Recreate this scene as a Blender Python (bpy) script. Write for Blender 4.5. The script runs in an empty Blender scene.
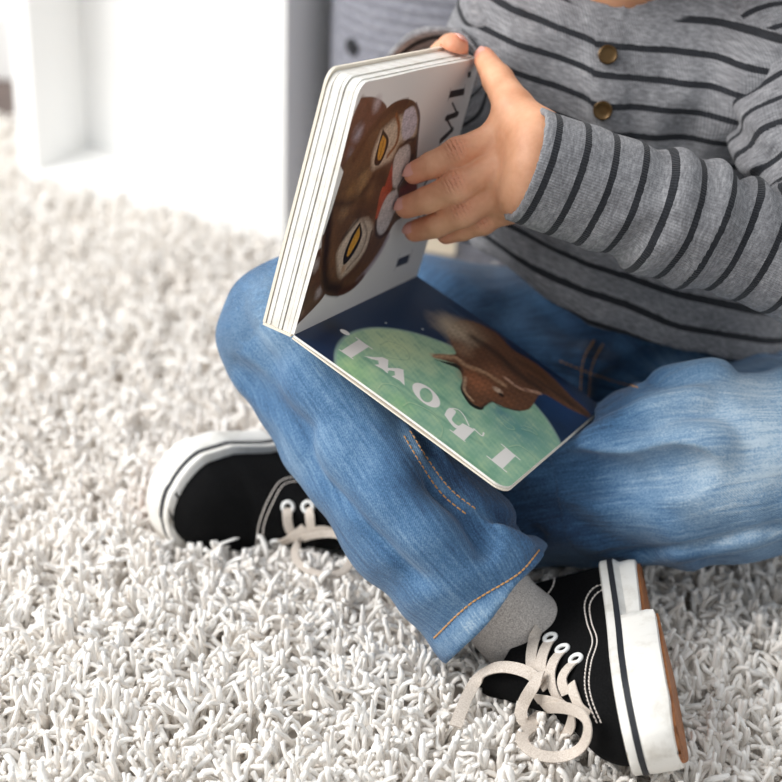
import bpy, math, random
import numpy as np
import openvdb
from mathutils import Vector, Matrix
from mathutils.bvhtree import BVHTree

random.seed(7)
rng = np.random.default_rng(7)
sc = bpy.context.scene
COL = sc.collection

# ---------------------------------------------------------------- camera, sky, light, exposure
SC = 0.85                      # everything below is laid out in working units and linked at this scale (metres)
F = 50 / 24 * 782
PITCH, ROLL, H = math.radians(29), math.radians(2.5), .82
fwd = np.array([0, math.cos(PITCH), -math.sin(PITCH)])
_u = np.array([0, math.sin(PITCH), math.cos(PITCH)])
_r = np.array([1., 0, 0])
RT = _r * math.cos(ROLL) + _u * math.sin(ROLL)
UP = _u * math.cos(ROLL) - _r * math.sin(ROLL)
CP = np.array([0, 0, H])

cd = bpy.data.cameras.new('camera')
cam = bpy.data.objects.new('camera', cd)
COL.objects.link(cam)
cd.lens, cd.sensor_width, cd.sensor_fit = 50, 24, 'HORIZONTAL'
cd.clip_start = .05
cam.matrix_world = Matrix([[RT[0], UP[0], -fwd[0], 0], [RT[1], UP[1], -fwd[1], 0],
                           [RT[2], UP[2], -fwd[2], H * SC], [0, 0, 0, 1]])
cd.dof.use_dof = True
cd.dof.focus_distance = 1.165 * SC
cd.dof.aperture_fstop = 3.2
sc.camera = cam
sc.cycles.max_bounces, sc.cycles.diffuse_bounces = 14, 10

world = bpy.data.worlds.new('daylight')
sc.world = world
world.use_nodes = True
_b = world.node_tree.nodes['Background']
_b.inputs[0].default_value = (.93, .97, 1, 1)
_b.inputs[1].default_value = .56

def area(name, loc, target, size, power, col):
    l = bpy.data.lights.new(name, 'AREA')
    l.shape = 'RECTANGLE'
    l.size, l.size_y = size
    l.energy, l.color = power, col
    o = bpy.data.objects.new(name, l)
    COL.objects.link(o)
    o.location = loc
    o.rotation_euler = (Vector(target) - Vector(loc)).to_track_quat('-Z', 'Y').to_euler()
    return o
area('window_daylight', (-1.75, .55, 1.55), (.1, 1.0, .1), (1.3, 1.5), 50, (1, .985, .96))
area('area_light_far', (-.5, 2.6, 2.3), (.1, 1.0, .1), (1.6, 1.0), 22, (1, .99, .97))  # area light high behind the back wall, aimed at the child

sc.view_settings.view_transform = 'Standard'
sc.view_settings.look = 'None'
sc.view_settings.exposure = .30
sc.view_settings.gamma = 1

# ---------------------------------------------------------------- helpers
def ray(px, py): return fwd + (px - 391) / F * RT - (py - 391) / F * UP
def K(px, py, d): return CP + d * ray(px, py)
def G(px, py, z=0.):
    r = ray(px, py)
    return CP + (z - H) / r[2] * r
def nrm(v):
    v = np.asarray(v, float)
    return v / np.linalg.norm(v)
def s2l(c):
    return tuple(((x / 255 + .055) / 1.055) ** 2.4 if x > 10 else x / 255 / 12.92 for x in c)

ORIGIN = {}
def tag(o, label=None, cat=None, group=None, kind=None):
    for k, v in (('label', label), ('category', cat), ('group', group), ('kind', kind)):
        if v: o[k] = v
    return o
def thing(name, loc, label, cat):
    o = bpy.data.objects.new(name, None)
    o.empty_display_size = .05
    COL.objects.link(o)
    o.location = Vector(np.asarray(loc) * SC)
    ORIGIN[o.name] = np.asarray(loc, float) * SC
    return tag(o, label, cat)
def mk(name, V, Fc, mat, parent=None, smooth=True, label=None, attrs=None, base=None, fmat=None):
    V = np.asarray(V, np.float64) * SC
    if parent is not None:
        org = ORIGIN[parent.name]
    else:
        org = np.asarray(base) * SC if base is not None else np.array([*(V.min(0) + V.max(0))[:2] / 2, V[:, 2].min()])
    me = bpy.data.meshes.new(name)
    V = V - org
    if isinstance(Fc, np.ndarray):
        n, k = Fc.shape
        me.vertices.add(len(V)); me.vertices.foreach_set('co', V.astype(np.float32).ravel())
        me.loops.add(n * k); me.loops.foreach_set('vertex_index', Fc.astype(np.int32).ravel())
        me.polygons.add(n)
        me.polygons.foreach_set('loop_start', np.arange(0, n * k, k, dtype=np.int32))
        me.update(calc_edges=True)
        me.validate()
    else:
        me.from_pydata([tuple(v) for v in V], [], [tuple(int(i) for i in f) for f in Fc])
    mats = mat if isinstance(mat, (list, tuple)) else [mat]
    for m in mats: me.materials.append(m)
    if fmat is not None: me.polygons.foreach_set('material_index', np.asarray(fmat, np.int32))
    me.polygons.foreach_set('use_smooth', [smooth] * len(me.polygons))
    for an, (tp, data) in (attrs or {}).items():
        a = me.attributes.new(an, tp, 'POINT')
        key = {'FLOAT': 'value', 'FLOAT_VECTOR': 'vector', 'FLOAT_COLOR': 'color'}[tp]
        a.data.foreach_set(key, np.asarray(data, np.float32).ravel())
    me.update()
    if smooth and not isinstance(Fc, np.ndarray): me.set_sharp_from_angle(angle=math.radians(48))
    o = bpy.data.objects.new(name, me)
    COL.objects.link(o)
    if parent is not None:
        o.parent = parent
    else:
        o.location = Vector(org)
    ORIGIN[o.name] = org
    if label: o['label'] = label
    return o

# --- simple solids
def box_vf(c, s, M=None, bev=0.):
    import bmesh
    bm = bmesh.new()
    bmesh.ops.create_cube(bm, size=1)
    for v in bm.verts: v.co = Vector([v.co[i] * s[i] for i in range(3)])
    if bev:
        bmesh.ops.bevel(bm, geom=bm.edges[:], offset=bev, segments=2, profile=.6, affect='EDGES')
    bm.verts.index_update()
    V = np.array([v.co[:] for v in bm.verts]); Fc = [[v.index for v in f.verts] for f in bm.faces]
    bm.free()
    if M is not None: V = V @ np.asarray(M)       # rows of M are the axes
    return V + np.asarray(c), Fc
def join(parts):
    Vs, Fs, n = [], [], 0
    for V, Fc in parts:
        V = np.asarray(V)
        Vs.append(V); Fs += [[int(i) + n for i in f] for f in Fc]; n += len(V)
    return np.concatenate(Vs), Fs
def smooth_line(pts, n):
    """Catmull-Rom through pts, resampled to n points of even spacing."""
    P = np.asarray(pts, float)
    if len(P) > 2:
        Q = np.vstack([2 * P[0] - P[1], P, 2 * P[-1] - P[-2]])
        out = []
        for i in range(1, len(Q) - 2):
            a, b, c, d = Q[i - 1:i + 3]
            for t in np.linspace(0, 1, 16, endpoint=False):
                out.append(.5 * ((2 * b) + (c - a) * t + (2 * a - 5 * b + 4 * c - d) * t * t + (3 * b - a - 3 * c + d) * t ** 3))
        out.append(P[-1])
        P = np.array(out)
    s = np.r_[0, np.cumsum(np.linalg.norm(np.diff(P, axis=0), axis=1))]
    t = np.linspace(0, s[-1], n)
    return np.stack([np.interp(t, s, P[:, i]) for i in range(P.shape[1])], 1)
def sweep(P, prof, up, closed=False, cap=True):
    """sweep a closed profile [(a,b)] along P; a runs sideways, b along `up`."""
    P = np.asarray(P, float); n = len(P); prof = np.asarray(prof, float); m = len(prof)
    T = np.gradient(P, axis=0)
    if closed: T = np.roll(P, -1, 0) - np.roll(P, 1, 0)
    T /= np.linalg.norm(T, axis=1)[:, None] + 1e-12
    Un = np.broadcast_to(np.asarray(up, float), P.shape).copy()
    Un -= T * (Un * T).sum(1)[:, None]
    Un /= np.linalg.norm(Un, axis=1)[:, None] + 1e-12
    S = np.cross(T, Un)
    V = (P[:, None] + S[:, None] * prof[None, :, :1] + Un[:, None] * prof[None, :, 1:2]).reshape(-1, 3)
    Fc = []
    for i in range(n if closed else n - 1):
        for j in range(m):
            a, b = i * m + j, i * m + (j + 1) % m
            c, d = ((i + 1) % n) * m + (j + 1) % m, ((i + 1) % n) * m + j
            Fc.append([a, b, c, d])
    if cap and not closed:
        Fc.append(list(range(m))[::-1]); Fc.append([(n - 1) * m + j for j in range(m)])
    return V, Fc
def circ(r, m=8, ry=None):
    a = np.arange(m) / m * 2 * math.pi
    return np.stack([r * np.cos(a), (ry or r) * np.sin(a)], 1)
def flat(w, t): return [(-w / 2, -t / 2), (-w * .3, -t * .62), (w * .3, -t * .62), (w / 2, -t / 2), (w / 2, t / 2), (w * .3, t * .62), (-w * .3, t * .62), (-w / 2, t / 2)]

# --- distance-field modelling
class Grid:
    def __init__(s, lo, hi, vox):
        s.lo = np.asarray(lo, np.float32); s.v = vox
        s.n = np.ceil((np.asarray(hi) - s.lo) / vox).astype(int) + 1
        s.a = np.full(s.n, .06, np.float32)
    def sub(s, lo, hi):
        i0 = np.clip(np.floor((np.asarray(lo) - s.lo) / s.v).astype(int), 0, s.n)
        i1 = np.clip(np.ceil((np.asarray(hi) - s.lo) / s.v).astype(int) + 1, 0, s.n)
        sl = tuple(slice(a, b) for a, b in zip(i0, i1))
        ax = [(s.lo[k] + s.v * np.arange(i0[k], i1[k])).astype(np.float32) for k in range(3)]
        return sl, np.meshgrid(*ax, indexing='ij', sparse=True)
    def put(s, sl, d, k, cut=False):
        a = s.a[sl]
        if a.size == 0: return
        d = d.astype(np.float32)
        if cut:
            d = -d
            if k <= 0: r = np.maximum(a, d)
            else: r = np.maximum(a, d) + np.maximum(k - np.abs(a - d), 0) ** 2 / (4 * k)
        else:
            if k <= 0: r = np.minimum(a, d)
            else: r = np.minimum(a, d) - np.maximum(k - np.abs(a - d), 0) ** 2 / (4 * k)
        s.a[sl] = r
    def cone(s, a, b, ra, rb, k=0, cut=False, flat=None):
        a, b = np.asarray(a, float), np.asarray(b, float)
        m = max(ra, rb) + k + 4 * s.v
        sl, (X, Y, Z) = s.sub(np.minimum(a, b) - m, np.maximum(a, b) + m)
        ab = b - a; L2 = ab @ ab + 1e-12
        t = np.clip(((X - a[0]) * ab[0] + (Y - a[1]) * ab[1] + (Z - a[2]) * ab[2]) / L2, 0, 1)
        dx, dy, dz = X - a[0] - t * ab[0], Y - a[1] - t * ab[1], Z - a[2] - t * ab[2]
        q = dx * dx + dy * dy + dz * dz
        if flat is not None:      # squash across a direction: (direction, factor)
            u, f = flat
            w = dx * u[0] + dy * u[1] + dz * u[2]
            q = q + w * w * (f * f - 1)
        s.put(sl, np.sqrt(q) - (ra + (rb - ra) * t), k, cut)
    def chain(s, pts, rad, k=0, kj=None, cut=False, flat=None):
        for i in range(len(pts) - 1):
            s.cone(pts[i], pts[i + 1], rad[i], rad[i + 1], k if i == 0 or kj is None else kj, cut, flat)
    def ell(s, c, r, M=None, k=0, cut=False):
        c = np.asarray(c, float); r = np.asarray(r, float)
        M = np.eye(3) if M is None else np.asarray(M)
        m = r.max() + k + 4 * s.v
        sl, (X, Y, Z) = s.sub(c - m, c + m)
        X, Y, Z = X - c[0], Y - c[1], Z - c[2]
        q0 = q1 = 0
        for i in range(3):
            e = X * M[i][0] + Y * M[i][1] + Z * M[i][2]
            q0 = q0 + (e / r[i]) ** 2; q1 = q1 + (e / r[i] ** 2) ** 2
        k0, k1 = np.sqrt(q0), np.sqrt(q1)
        s.put(sl, np.where(k1 > 1e-9, k0 * (k0 - 1) / np.maximum(k1, 1e-9), -r.min()), k, cut)
    def plane(s, p, n, k=0):      # keep the side the normal points away from
        n = nrm(n)
        sl, (X, Y, Z) = s.sub(s.lo - 1, s.lo + s.n * s.v + 1)
        s.put(sl, -((X - p[0]) * n[0] + (Y - p[1]) * n[1] + (Z - p[2]) * n[2]), k, cut=True)
    def press(s, o, axes, lo, hi, k=.002):
        """push the surface clear of a slab: o + axes (rows) spanning lo..hi"""
        s_, (X, Y, Z) = s.sub(s.lo - 1, s.lo + s.n * s.v + 1)
        d = None
        for e, l, h in zip(axes, lo, hi):
            q = (X - o[0]) * e[0] + (Y - o[1]) * e[1] + (Z - o[2]) * e[2]
            q = np.abs(q - (l + h) / 2) - (h - l) / 2
            d = q if d is None else np.maximum(d, q)
        s.put(s_, d, k, cut=True)
    def grid(s):
        ax = [(s.lo[k] + s.v * np.arange(s.n[k])).astype(np.float32) for k in range(3)]
        return np.meshgrid(*ax, indexing='ij', sparse=True)
    def mesh(s, it=2):
        m = 6 * s.v
        a = np.clip(s.a, -m, m)
        a[0] = a[-1] = m; a[:, 0] = a[:, -1] = m; a[:, :, 0] = a[:, :, -1] = m
        g = openvdb.FloatGrid(m)
        g.copyFromArray(np.ascontiguousarray(a))
        P, Q = g.convertToQuads(0.)
        P = P.astype(np.float64) * s.v + s.lo
        Q = np.asarray(Q, np.int64)[:, ::-1]
        # drop small loose shells
        lab = np.arange(len(P))
        for _ in range(200):
            mn = lab[Q].min(1)
            new = lab.copy()
            for j in range(4): np.minimum.at(new, Q[:, j], mn)
            new = new[new]
            if (new == lab).all(): break
            lab = new
        roots, cnt = np.unique(lab, return_counts=True)
        keep = np.isin(lab, roots[cnt > .02 * cnt.max()])
        if not keep.all():
            Q = Q[keep[Q[:, 0]]]; idx = np.cumsum(keep) - 1
            P, Q = P[keep], idx[Q]
        for _ in range(it): P = relax(P, Q)
        c = P[Q]
        vol = np.einsum('ij,ij->', np.cross(c[:, 0], c[:, 1]), c[:, 2]) + np.einsum('ij,ij->', np.cross(c[:, 0], c[:, 2]), c[:, 3])
        if vol < 0: Q = Q[:, ::-1]
        return P, Q
def relax(P, Q, f=.5):
    acc = np.zeros_like(P); n = np.zeros(len(P))
    for i, j in ((0, 1), (1, 2), (2, 3), (3, 0)):
        for a, b in ((i, j), (j, i)):
            for k in range(3): acc[:, k] += np.bincount(Q[:, a], P[Q[:, b], k], len(P))
            n += np.bincount(Q[:, a], minlength=len(P))
    return P + f * (acc / np.maximum(n, 1)[:, None] - P)
def sines(X, Y, Z, wl, seed, n=6, stretch=(1, 1, 1)):
    r = np.random.default_rng(seed); out = 0
    for i in range(n):
        k = nrm(r.normal(size=3) * np.array(stretch)) * 2 * math.pi / (wl * r.uniform(.7, 1.4))
        out = out + np.sin(X * k[0] + Y * k[1] + Z * k[2] + r.uniform(0, 6.28))
    return out / n
def bvh(P, Q): return BVHTree.FromPolygons([tuple(v) for v in P], [tuple(int(i) for i in q) for q in Q])
def seen(px, py, trees):
    """the surface point that the photo shows at a pixel, with its normal"""
    best = None
    for t in (trees if isinstance(trees, (list, tuple)) else [trees]):
        h = t.ray_cast(Vector(CP), Vector(nrm(ray(px, py))))
        if h[0] is not None and (best is None or h[3] < best[2]): best = (np.array(h[0]), np.array(h[1]), h[3])
    if best is None: return None
    n = best[1]
    if n @ ray(px, py) > 0: n = -n
    return best[0], n
def trace(pix, trees, n, lift=0.):
    L = smooth_line(pix, n); Pp, N = [], []
    for x, y in L:
        h = seen(x, y, trees)
        if h is None: continue
        Pp.append(h[0]); N.append(h[1])
    Pp, N = np.array(Pp).reshape(-1, 3), np.array(N).reshape(-1, 3)
    return Pp + N * lift, N
def drop_jumps(P, N, lim=.02):
    if len(P) < 2: return P, N
    k = np.r_[True, np.linalg.norm(np.diff(P, axis=0), axis=1) < lim]
    return P[k], N[k]
def dashes(pix, trees, step=.0042, ln=.0029, r=.00055, lift=.0003):
    """a row of single stitches lying on the surface"""
    P, N = drop_jumps(*trace(pix, trees, 120))
    if len(P) < 4: return []
    for _ in range(2): P[1:-1] = .25 * P[:-2] + .5 * P[1:-1] + .25 * P[2:]
    s = np.r_[0, np.cumsum(np.linalg.norm(np.diff(P, axis=0), axis=1))]
    at = lambda t: np.array([np.interp(t, s, P[:, i]) for i in range(3)])
    nt = lambda t: nrm([np.interp(t, s, N[:, i]) for i in range(3)])
    out = []
    for a in np.arange(0, s[-1] - ln, step):
        q = [at(a + ln * f) + nt(a + ln * f) * h for f, h in ((0, -.0003), (.15, lift), (.5, lift + .0003), (.85, lift), (1, -.0003))]
        out.append(sweep(q, circ(r, 6, r * .8), nt(a)))
    return out

# ---------------------------------------------------------------- materials
def mat(name, col=(200, 200, 200), rough=.6, **kw):
    m = bpy.data.materials.new(name); m.use_nodes = True
    b = m.node_tree.nodes['Principled BSDF']
    b.inputs['Base Color'].default_value = (*s2l(col), 1)
    b.inputs['Roughness'].default_value = rough
    for k, v in kw.items(): b.inputs[k].default_value = v
    return m
class N:
    """tiny node builder"""
    def __init__(s, m): s.t = m.node_tree; s.b = s.t.nodes['Principled BSDF']
    def n(s, typ, **kw):
        nd = s.t.nodes.new(typ)
        for k, v in kw.items(): setattr(nd, k, v)
        return nd
    def link(s, a, b): s.t.links.new(a, b)
    def val(s, sock, v):
        if hasattr(v, 'is_output'): s.link(v, sock)
        else: sock.default_value = v
    def math(s, op, a, b=0., c=0., clamp=False):
        nd = s.n('ShaderNodeMath', operation=op, use_clamp=clamp)
        for i, v in enumerate((a, b, c)): s.val(nd.inputs[i], v)
        return nd.outputs[0]
    def attr(s, name): return s.n('ShaderNodeAttribute', attribute_name=name)
    def coord(s, scale=(1, 1, 1), vec=None):
        mp = s.n('ShaderNodeMapping')
        s.link(vec if vec is not None else s.n('ShaderNodeTexCoord').outputs['Object'], mp.inputs[0])
        mp.inputs['Scale'].default_value = scale
        return mp.outputs[0]
    def noise(s, vec, scale, detail=4, rough=.6):
        nd = s.n('ShaderNodeTexNoise'); s.link(vec, nd.inputs['Vector'])
        nd.inputs['Scale'].default_value = scale; nd.inputs['Detail'].default_value = detail; nd.inputs['Roughness'].default_value = rough
        return nd.outputs[0]
    def ramp(s, f, stops):
        nd = s.n('ShaderNodeValToRGB'); s.link(f, nd.inputs[0])
        e = nd.color_ramp.elements
        while len(e) < len(stops): e.new(.5)
        for el, (p, c) in zip(e, stops): el.position = p; el.color = (*s2l(c), 1)
        return nd.outputs[0]
    def mix(s, f, a, b, blend='MIX'):
        nd = s.n('ShaderNodeMix', data_type='RGBA', blend_type=blend)
        s.val(nd.inputs[0], f)
        for i, v in ((6, a), (7, b)):
            if hasattr(v, 'is_output'): s.link(v, nd.inputs[i])
            else: nd.inputs[i].default_value = (*s2l(v), 1)
        return nd.outputs[2]
    def bump(s, h, strength=.3, dist=.001):
        nd = s.n('ShaderNodeBump'); nd.inputs['Strength'].default_value = strength; nd.inputs['Distance'].default_value = dist
        s.link(h, nd.inputs['Height']); s.link(nd.outputs[0], s.b.inputs['Normal'])
    def col(s, c): s.link(c, s.b.inputs['Base Color'])

def m_wall():
    m = mat('painted_wall', (244, 244, 243), .8); n = N(m)
    n.bump(n.noise(n.coord(), 260), .08, .001); return m
def m_wood():
    m = mat('dark_wood_floor', (95, 80, 74), .45); n = N(m)
    g = n.noise(n.coord((3, 60, 3)), 1.5, 6)
    n.col(n.ramp(g, [(.3, (70, 56, 52)), (.7, (118, 100, 92))])); return m
def m_white(name='white_laminate', c=(247, 247, 246), r=.35):
    m = mat(name, c, r); n = N(m)
    n.bump(n.noise(n.coord(), 420), .03, .0005); return m
def m_basket():
    m = mat('grey_ribbed_cord', (140, 141, 150), .85); n = N(m)
    g = n.noise(n.coord((1, 1, 2.5)), 150, 4)
    n.col(n.ramp(g, [(.3, (112, 113, 124)), (.7, (160, 161, 170))]))
    n.bump(g, .4, .002); return m
def m_pile():
    m = mat('cream_wool_pile', (250, 247, 242), .95); n = N(m)
    t = n.attr('tuft').outputs['Fac']
    n.col(n.ramp(t, [(0, (236, 229, 221)), (.5, (247, 243, 238)), (1, (252, 250, 247))]))
    g = n.noise(n.coord((1, 1, .4)), 900, 3)
    n.bump(g, .5, .0012)
    n.b.inputs['Specular IOR Level'].default_value = .1
    n.b.inputs['Sheen Weight'].default_value = .2
    n.b.inputs['Sheen Roughness'].default_value = .5
    return m
def m_denim():
    m = mat('faded_blue_denim', (85, 125, 170), .85); n = N(m)
    uv = n.attr('leg_uv').outputs['Vector']; fade_shade = n.attr('fade_shade').outputs['Fac']
    slub = n.noise(n.coord((26, 420, 1), uv), 1., 4, .65)
    slub2 = n.noise(n.coord((380, 34, 1), uv), 1., 3, .6)
    blot = n.noise(n.coord(), 26, 5)
    f = n.math('ADD', fade_shade, n.math('MULTIPLY', n.math('SUBTRACT', slub, .5), .60))
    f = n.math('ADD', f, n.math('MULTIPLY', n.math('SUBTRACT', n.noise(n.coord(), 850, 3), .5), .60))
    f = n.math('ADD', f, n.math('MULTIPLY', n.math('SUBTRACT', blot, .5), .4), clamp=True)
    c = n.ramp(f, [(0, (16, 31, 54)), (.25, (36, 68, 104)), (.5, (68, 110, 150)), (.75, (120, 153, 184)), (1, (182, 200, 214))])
    sp = n.n('ShaderNodeSeparateXYZ'); n.link(uv, sp.inputs[0])
    ph = n.math('MULTIPLY', n.math('ADD', sp.outputs[0], n.math('MULTIPLY', sp.outputs[1], .9)), 2 * math.pi / .0017)
    tw = n.math('SINE', n.math('ADD', ph, n.math('MULTIPLY', slub, 3.)))
    tw01 = n.math('MULTIPLY_ADD', tw, .5, .5)
    c = n.mix(n.math('MULTIPLY', tw01, .12), c, (30, 58, 92))
    n.col(c)
    hgt = n.math('ADD', n.math('MULTIPLY', tw01, .3), n.math('ADD', slub, n.math('MULTIPLY', n.noise(n.coord(), 60, 5), 2.)))
    n.bump(hgt, .55, .0014)
    n.b.inputs['Sheen Weight'].default_value = .15
    return m
def m_knit():
    m = mat('striped_grey_knit', (150, 150, 153), .9); n = N(m)
    s = n.attr('stripe').outputs['Fac']; plain = n.attr('plain').outputs['Fac']
    uv = n.attr('knit_uv').outputs['Vector']
    hea = n.noise(n.coord((420, 150, 1), uv), 1., 4, .7)
    hea2 = n.noise(n.coord(), 34, 4)
    c = n.ramp(n.math('ADD', n.math('MULTIPLY', hea, .75), n.math('MULTIPLY', hea2, .3)),
               [(.30, (84, 84, 88)), (.52, (130, 130, 134)), (.76, (178, 178, 181))])
    wob = n.math('MULTIPLY', n.math('SUBTRACT', hea, .5), .07)
    fr = n.math('FRACT', n.math('ADD', s, wob))
    band = n.math('COMPARE', fr, .5, .112)
    band = n.math('MULTIPLY', band, n.math('SUBTRACT', 1., plain))
    n.col(n.mix(band, c, n.ramp(hea, [(.3, (14, 16, 22)), (.8, (40, 43, 51))])))
    sp = n.n('ShaderNodeSeparateXYZ'); n.link(uv, sp.inputs[0])
    rib = n.math('SINE', n.math('MULTIPLY', sp.outputs[1], 2 * math.pi / .0021))
    n.bump(n.math('ADD', n.math('MULTIPLY', rib, .35), hea), .5, .0012)
    n.b.inputs['Sheen Weight'].default_value = .1
    return m
def m_skin():
    m = mat('skin', (226, 168, 134), .5); n = N(m)
    g = n.noise(n.coord(), 55, 4); pk = n.attr('flush').outputs['Fac']
    c = n.ramp(g, [(.3, (214, 153, 117)), (.7, (236, 180, 144))])
    n.col(n.mix(n.math('MULTIPLY', pk, .55), c, (214, 112, 90)))
    n.b.inputs['Subsurface Weight'].default_value = .12
    n.b.inputs['Subsurface Radius'].default_value = (.008, .003, .0015)
    n.b.inputs['Subsurface Scale'].default_value = .6
    cr = n.attr('crease').outputs['Fac']
    n.bump(n.math('SUBTRACT', n.math('MULTIPLY', n.noise(n.coord(), 700, 3), .18), cr), .8, .0016)
    return m
def m_canvas():
    m = mat('black_canvas', (17, 17, 18), .9); n = N(m)
    g = n.noise(n.coord(), 900, 3)
    n.col(n.ramp(g, [(.35, (5, 5, 6)), (.75, (20, 20, 21))]))
    n.b.inputs['Specular IOR Level'].default_value = .15
    n.bump(g, .35, .0006); return m
def m_rubber():
    m = mat('white_rubber', (240, 238, 232), .5); n = N(m)
    g = n.noise(n.coord(), 38, 6, .65)
    n.col(n.ramp(g, [(.28, (206, 200, 190)), (.5, (238, 235, 229)), (1, (246, 244, 240))])); return m
def m_gum():
    m = mat('gum_rubber', (150, 92, 50), .6); n = N(m)
    g = n.noise(n.coord(), 120, 4)
    n.col(n.ramp(g, [(.3, (124, 74, 38)), (.7, (176, 112, 64))])); return m
def m_lace():
    m = mat('cream_cotton_lace', (214, 202, 190), .9); n = N(m)
    g = n.noise(n.coord(), 1300, 2)
    n.col(n.ramp(g, [(.3, (188, 174, 160)), (.7, (228, 218, 208))])); n.bump(g, .6, .0006); return m
def m_sock():
    m = mat('grey_marl_sock', (168, 160, 154), .95); n = N(m)
    g = n.noise(n.coord((1, 1, 1)), 1100, 3)
    n.col(n.ramp(g, [(.3, (150, 142, 137)), (.7, (226, 219, 213))])); n.bump(g, .6, .0008); return m
def m_print():
    m = mat('printed_page', (230, 230, 225), .32); n = N(m)
    n.link(n.attr('art').outputs['Color'], n.b.inputs['Base Color']); return m
def m_board():
    m = mat('page_board', (240, 237, 230), .6); n = N(m)
    g = n.noise(n.coord(), 90, 5)
    n.col(n.ramp(g, [(.3, (226, 221, 212)), (.6, (244, 242, 237))])); return m
def m_hair():
    m = mat('brown_hair', (92, 62, 40), .5); n = N(m)
    g = n.noise(n.coord((300, 300, 24)), 1, 4)
    n.col(n.ramp(g, [(.3, (62, 40, 26)), (.7, (120, 84, 54))])); n.bump(g, .8, .003); return m

WALL, WOOD, WHITE, BASK, PILE = m_wall(), m_wood(), m_white(), m_basket(), m_pile()
DENIM, KNIT, SKIN, CANVAS, RUBBER, GUM = m_denim(), m_knit(), m_skin(), m_canvas(), m_rubber(), m_gum()
LACE, SOCK, PRINT, BOARD, HAIR = m_lace(), m_sock(), m_print(), m_board(), m_hair()
BLACK = mat('black_rubber_line', (34, 36, 42), .55)
THREAD_W = mat('white_thread', (232, 222, 214), .8)
THREAD_O = mat('tan_thread', (196, 148, 96), .8)
EYELET = mat('white_enamel_eyelet', (242, 242, 240), .3)
DARKHOLE = mat('dark_button', (30, 32, 38), .5)
BUTTON = mat('bronze_button', (88, 66, 36), .36, Metallic=.6)
CREAM = mat('cream_leather', (228, 214, 192), .6)
NAIL = mat('fingernail', (228, 168, 154), .25)
EYEW = mat('eye', (232, 230, 226), .2)
IRIS = mat('iris', (70, 48, 32), .2)
LIP = mat('lips', (196, 112, 100), .45)
TAPE = mat('worn_cover_edge', (236, 227, 212), .6)

# ---------------------------------------------------------------- the room
WY = 2.39
V, Fc = box_vf((0, 1.35, -.03), (6, 5, .06)); tag(mk('floor', V, Fc, WOOD, smooth=False), kind='structure')
V, Fc = box_vf((0, WY + .63, 1.3), (6, .08, 2.6)); V[:, 1] += 0
wall_dir = 0.
tag(mk('wall_back', V - np.array([0, .55, 0]), Fc, WALL, smooth=False), kind='structure')
V, Fc = box_vf((0, WY + .035, .05), (6, .03, .10), bev=.004)
tag(mk('baseboard_back', V, Fc, WHITE, smooth=False), kind='structure')

# ---------------------------------------------------------------- white cube shelf
gl, gr = G(20, 181, .03), G(285, 247, .03)
gl[2] = gr[2] = .012
ax = nrm(gr - gl); ay = np.array([-ax[1], ax[0], 0.])       # ay runs to the back of the shelf
SW = np.linalg.norm(gr - gl); SD, SH, ST = .36, .80, .032
M3 = np.array([ax, ay, [0, 0, 1]])
shelf = thing('cube_shelf', gl + ax * SW / 2 + ay * SD / 2, 'white open cube shelf standing on the rug behind the child', 'shelf')
def sh(name, cx, cy, cz, sx, sy, sz, m=WHITE, bev=.0015):
    V, Fc = box_vf(gl + ax * cx + ay * cy + np.array([0, 0, cz]), (sx, sy, sz), M3, bev)
    return mk(name, V, Fc, m, shelf, smooth=False)
sh('side_panel', ST / 2, SD / 2, SH / 2, ST, SD, SH)
sh('side_panel', SW - ST / 2, SD / 2, SH / 2, ST, SD, SH)
sh('bottom_panel', SW / 2, SD / 2, ST / 2 + .004, SW - 2 * ST, SD, ST + .008)
sh('shelf_board', SW / 2, SD / 2, .42, SW - 2 * ST, SD, ST)
sh('top_panel', SW / 2, SD / 2, SH - ST / 2, SW - 2 * ST, SD, ST)
sh('back_panel', SW / 2, .105, SH / 2, SW - 2 * ST + .002, .008, SH - .01)

# ---------------------------------------------------------------- grey basket
bc = gr + ay * .125 + ax * .150
bc = np.array([bc[0], bc[1], .012])
bask = thing('storage_basket', bc, 'round grey ribbed storage basket with a dark button, beside the white shelf', 'basket')
BH, BR = .42, .128
prof = []
nz = 260
for i in range(nz + 1):
    z = BH * i / nz
    r = BR * (1 + .10 * math.sin(math.pi * min(z / BH, 1) * .8)) + .0022 * abs(math.sin(math.pi * z / .0125))
    if z < .015: r -= .015 - z
    prof.append((r, z))
for i in range(0, 40): prof.append((prof[nz][0] - .012, BH - i * .01))
m = 64; V, Fc = [], []
for r, z in prof:
    for j in range(m):
        a = 2 * math.pi * j / m
        V.append(bc + np.array([r * math.cos(a), r * math.sin(a), z]))
for i in range(len(prof) - 1):
    for j in range(m):
        Fc.append([i * m + j, i * m + (j + 1) % m, (i + 1) * m + (j + 1) % m, (i + 1) * m + j])
Fc.append(list(range(m))[::-1]); Fc.append([(len(prof) - 1) * m + j for j in range(m)])
mk('basket_wall', V, Fc, BASK, bask)
bt = bvh(V, Fc)
def disc_on(p, n, r, t, hole=.0, seg=20, dome=.3):
    n = nrm(n); e = nrm(np.cross(n, [0.3, .2, 1])); f = np.cross(n, e)
    rings = [(r, -t), (r, t * .6), (r * .86, t), (r * .6, t * (1 - dome)), (r * .25, t * (1 - dome))]
    V = [p + n * h + (e * math.cos(2 * math.pi * j / seg) + f * math.sin(2 * math.pi * j / seg)) * q for q, h in rings for j in range(seg)]
    Fc = [[i * seg + j, i * seg + (j + 1) % seg, (i + 1) * seg + (j + 1) % seg, (i + 1) * seg + j] for i in range(len(rings) - 1) for j in range(seg)]
    Fc += [list(range(seg))[::-1], [(len(rings) - 1) * seg + j for j in range(seg)]]
    return np.array(V), Fc
h = seen(354, 47, bt)
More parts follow.
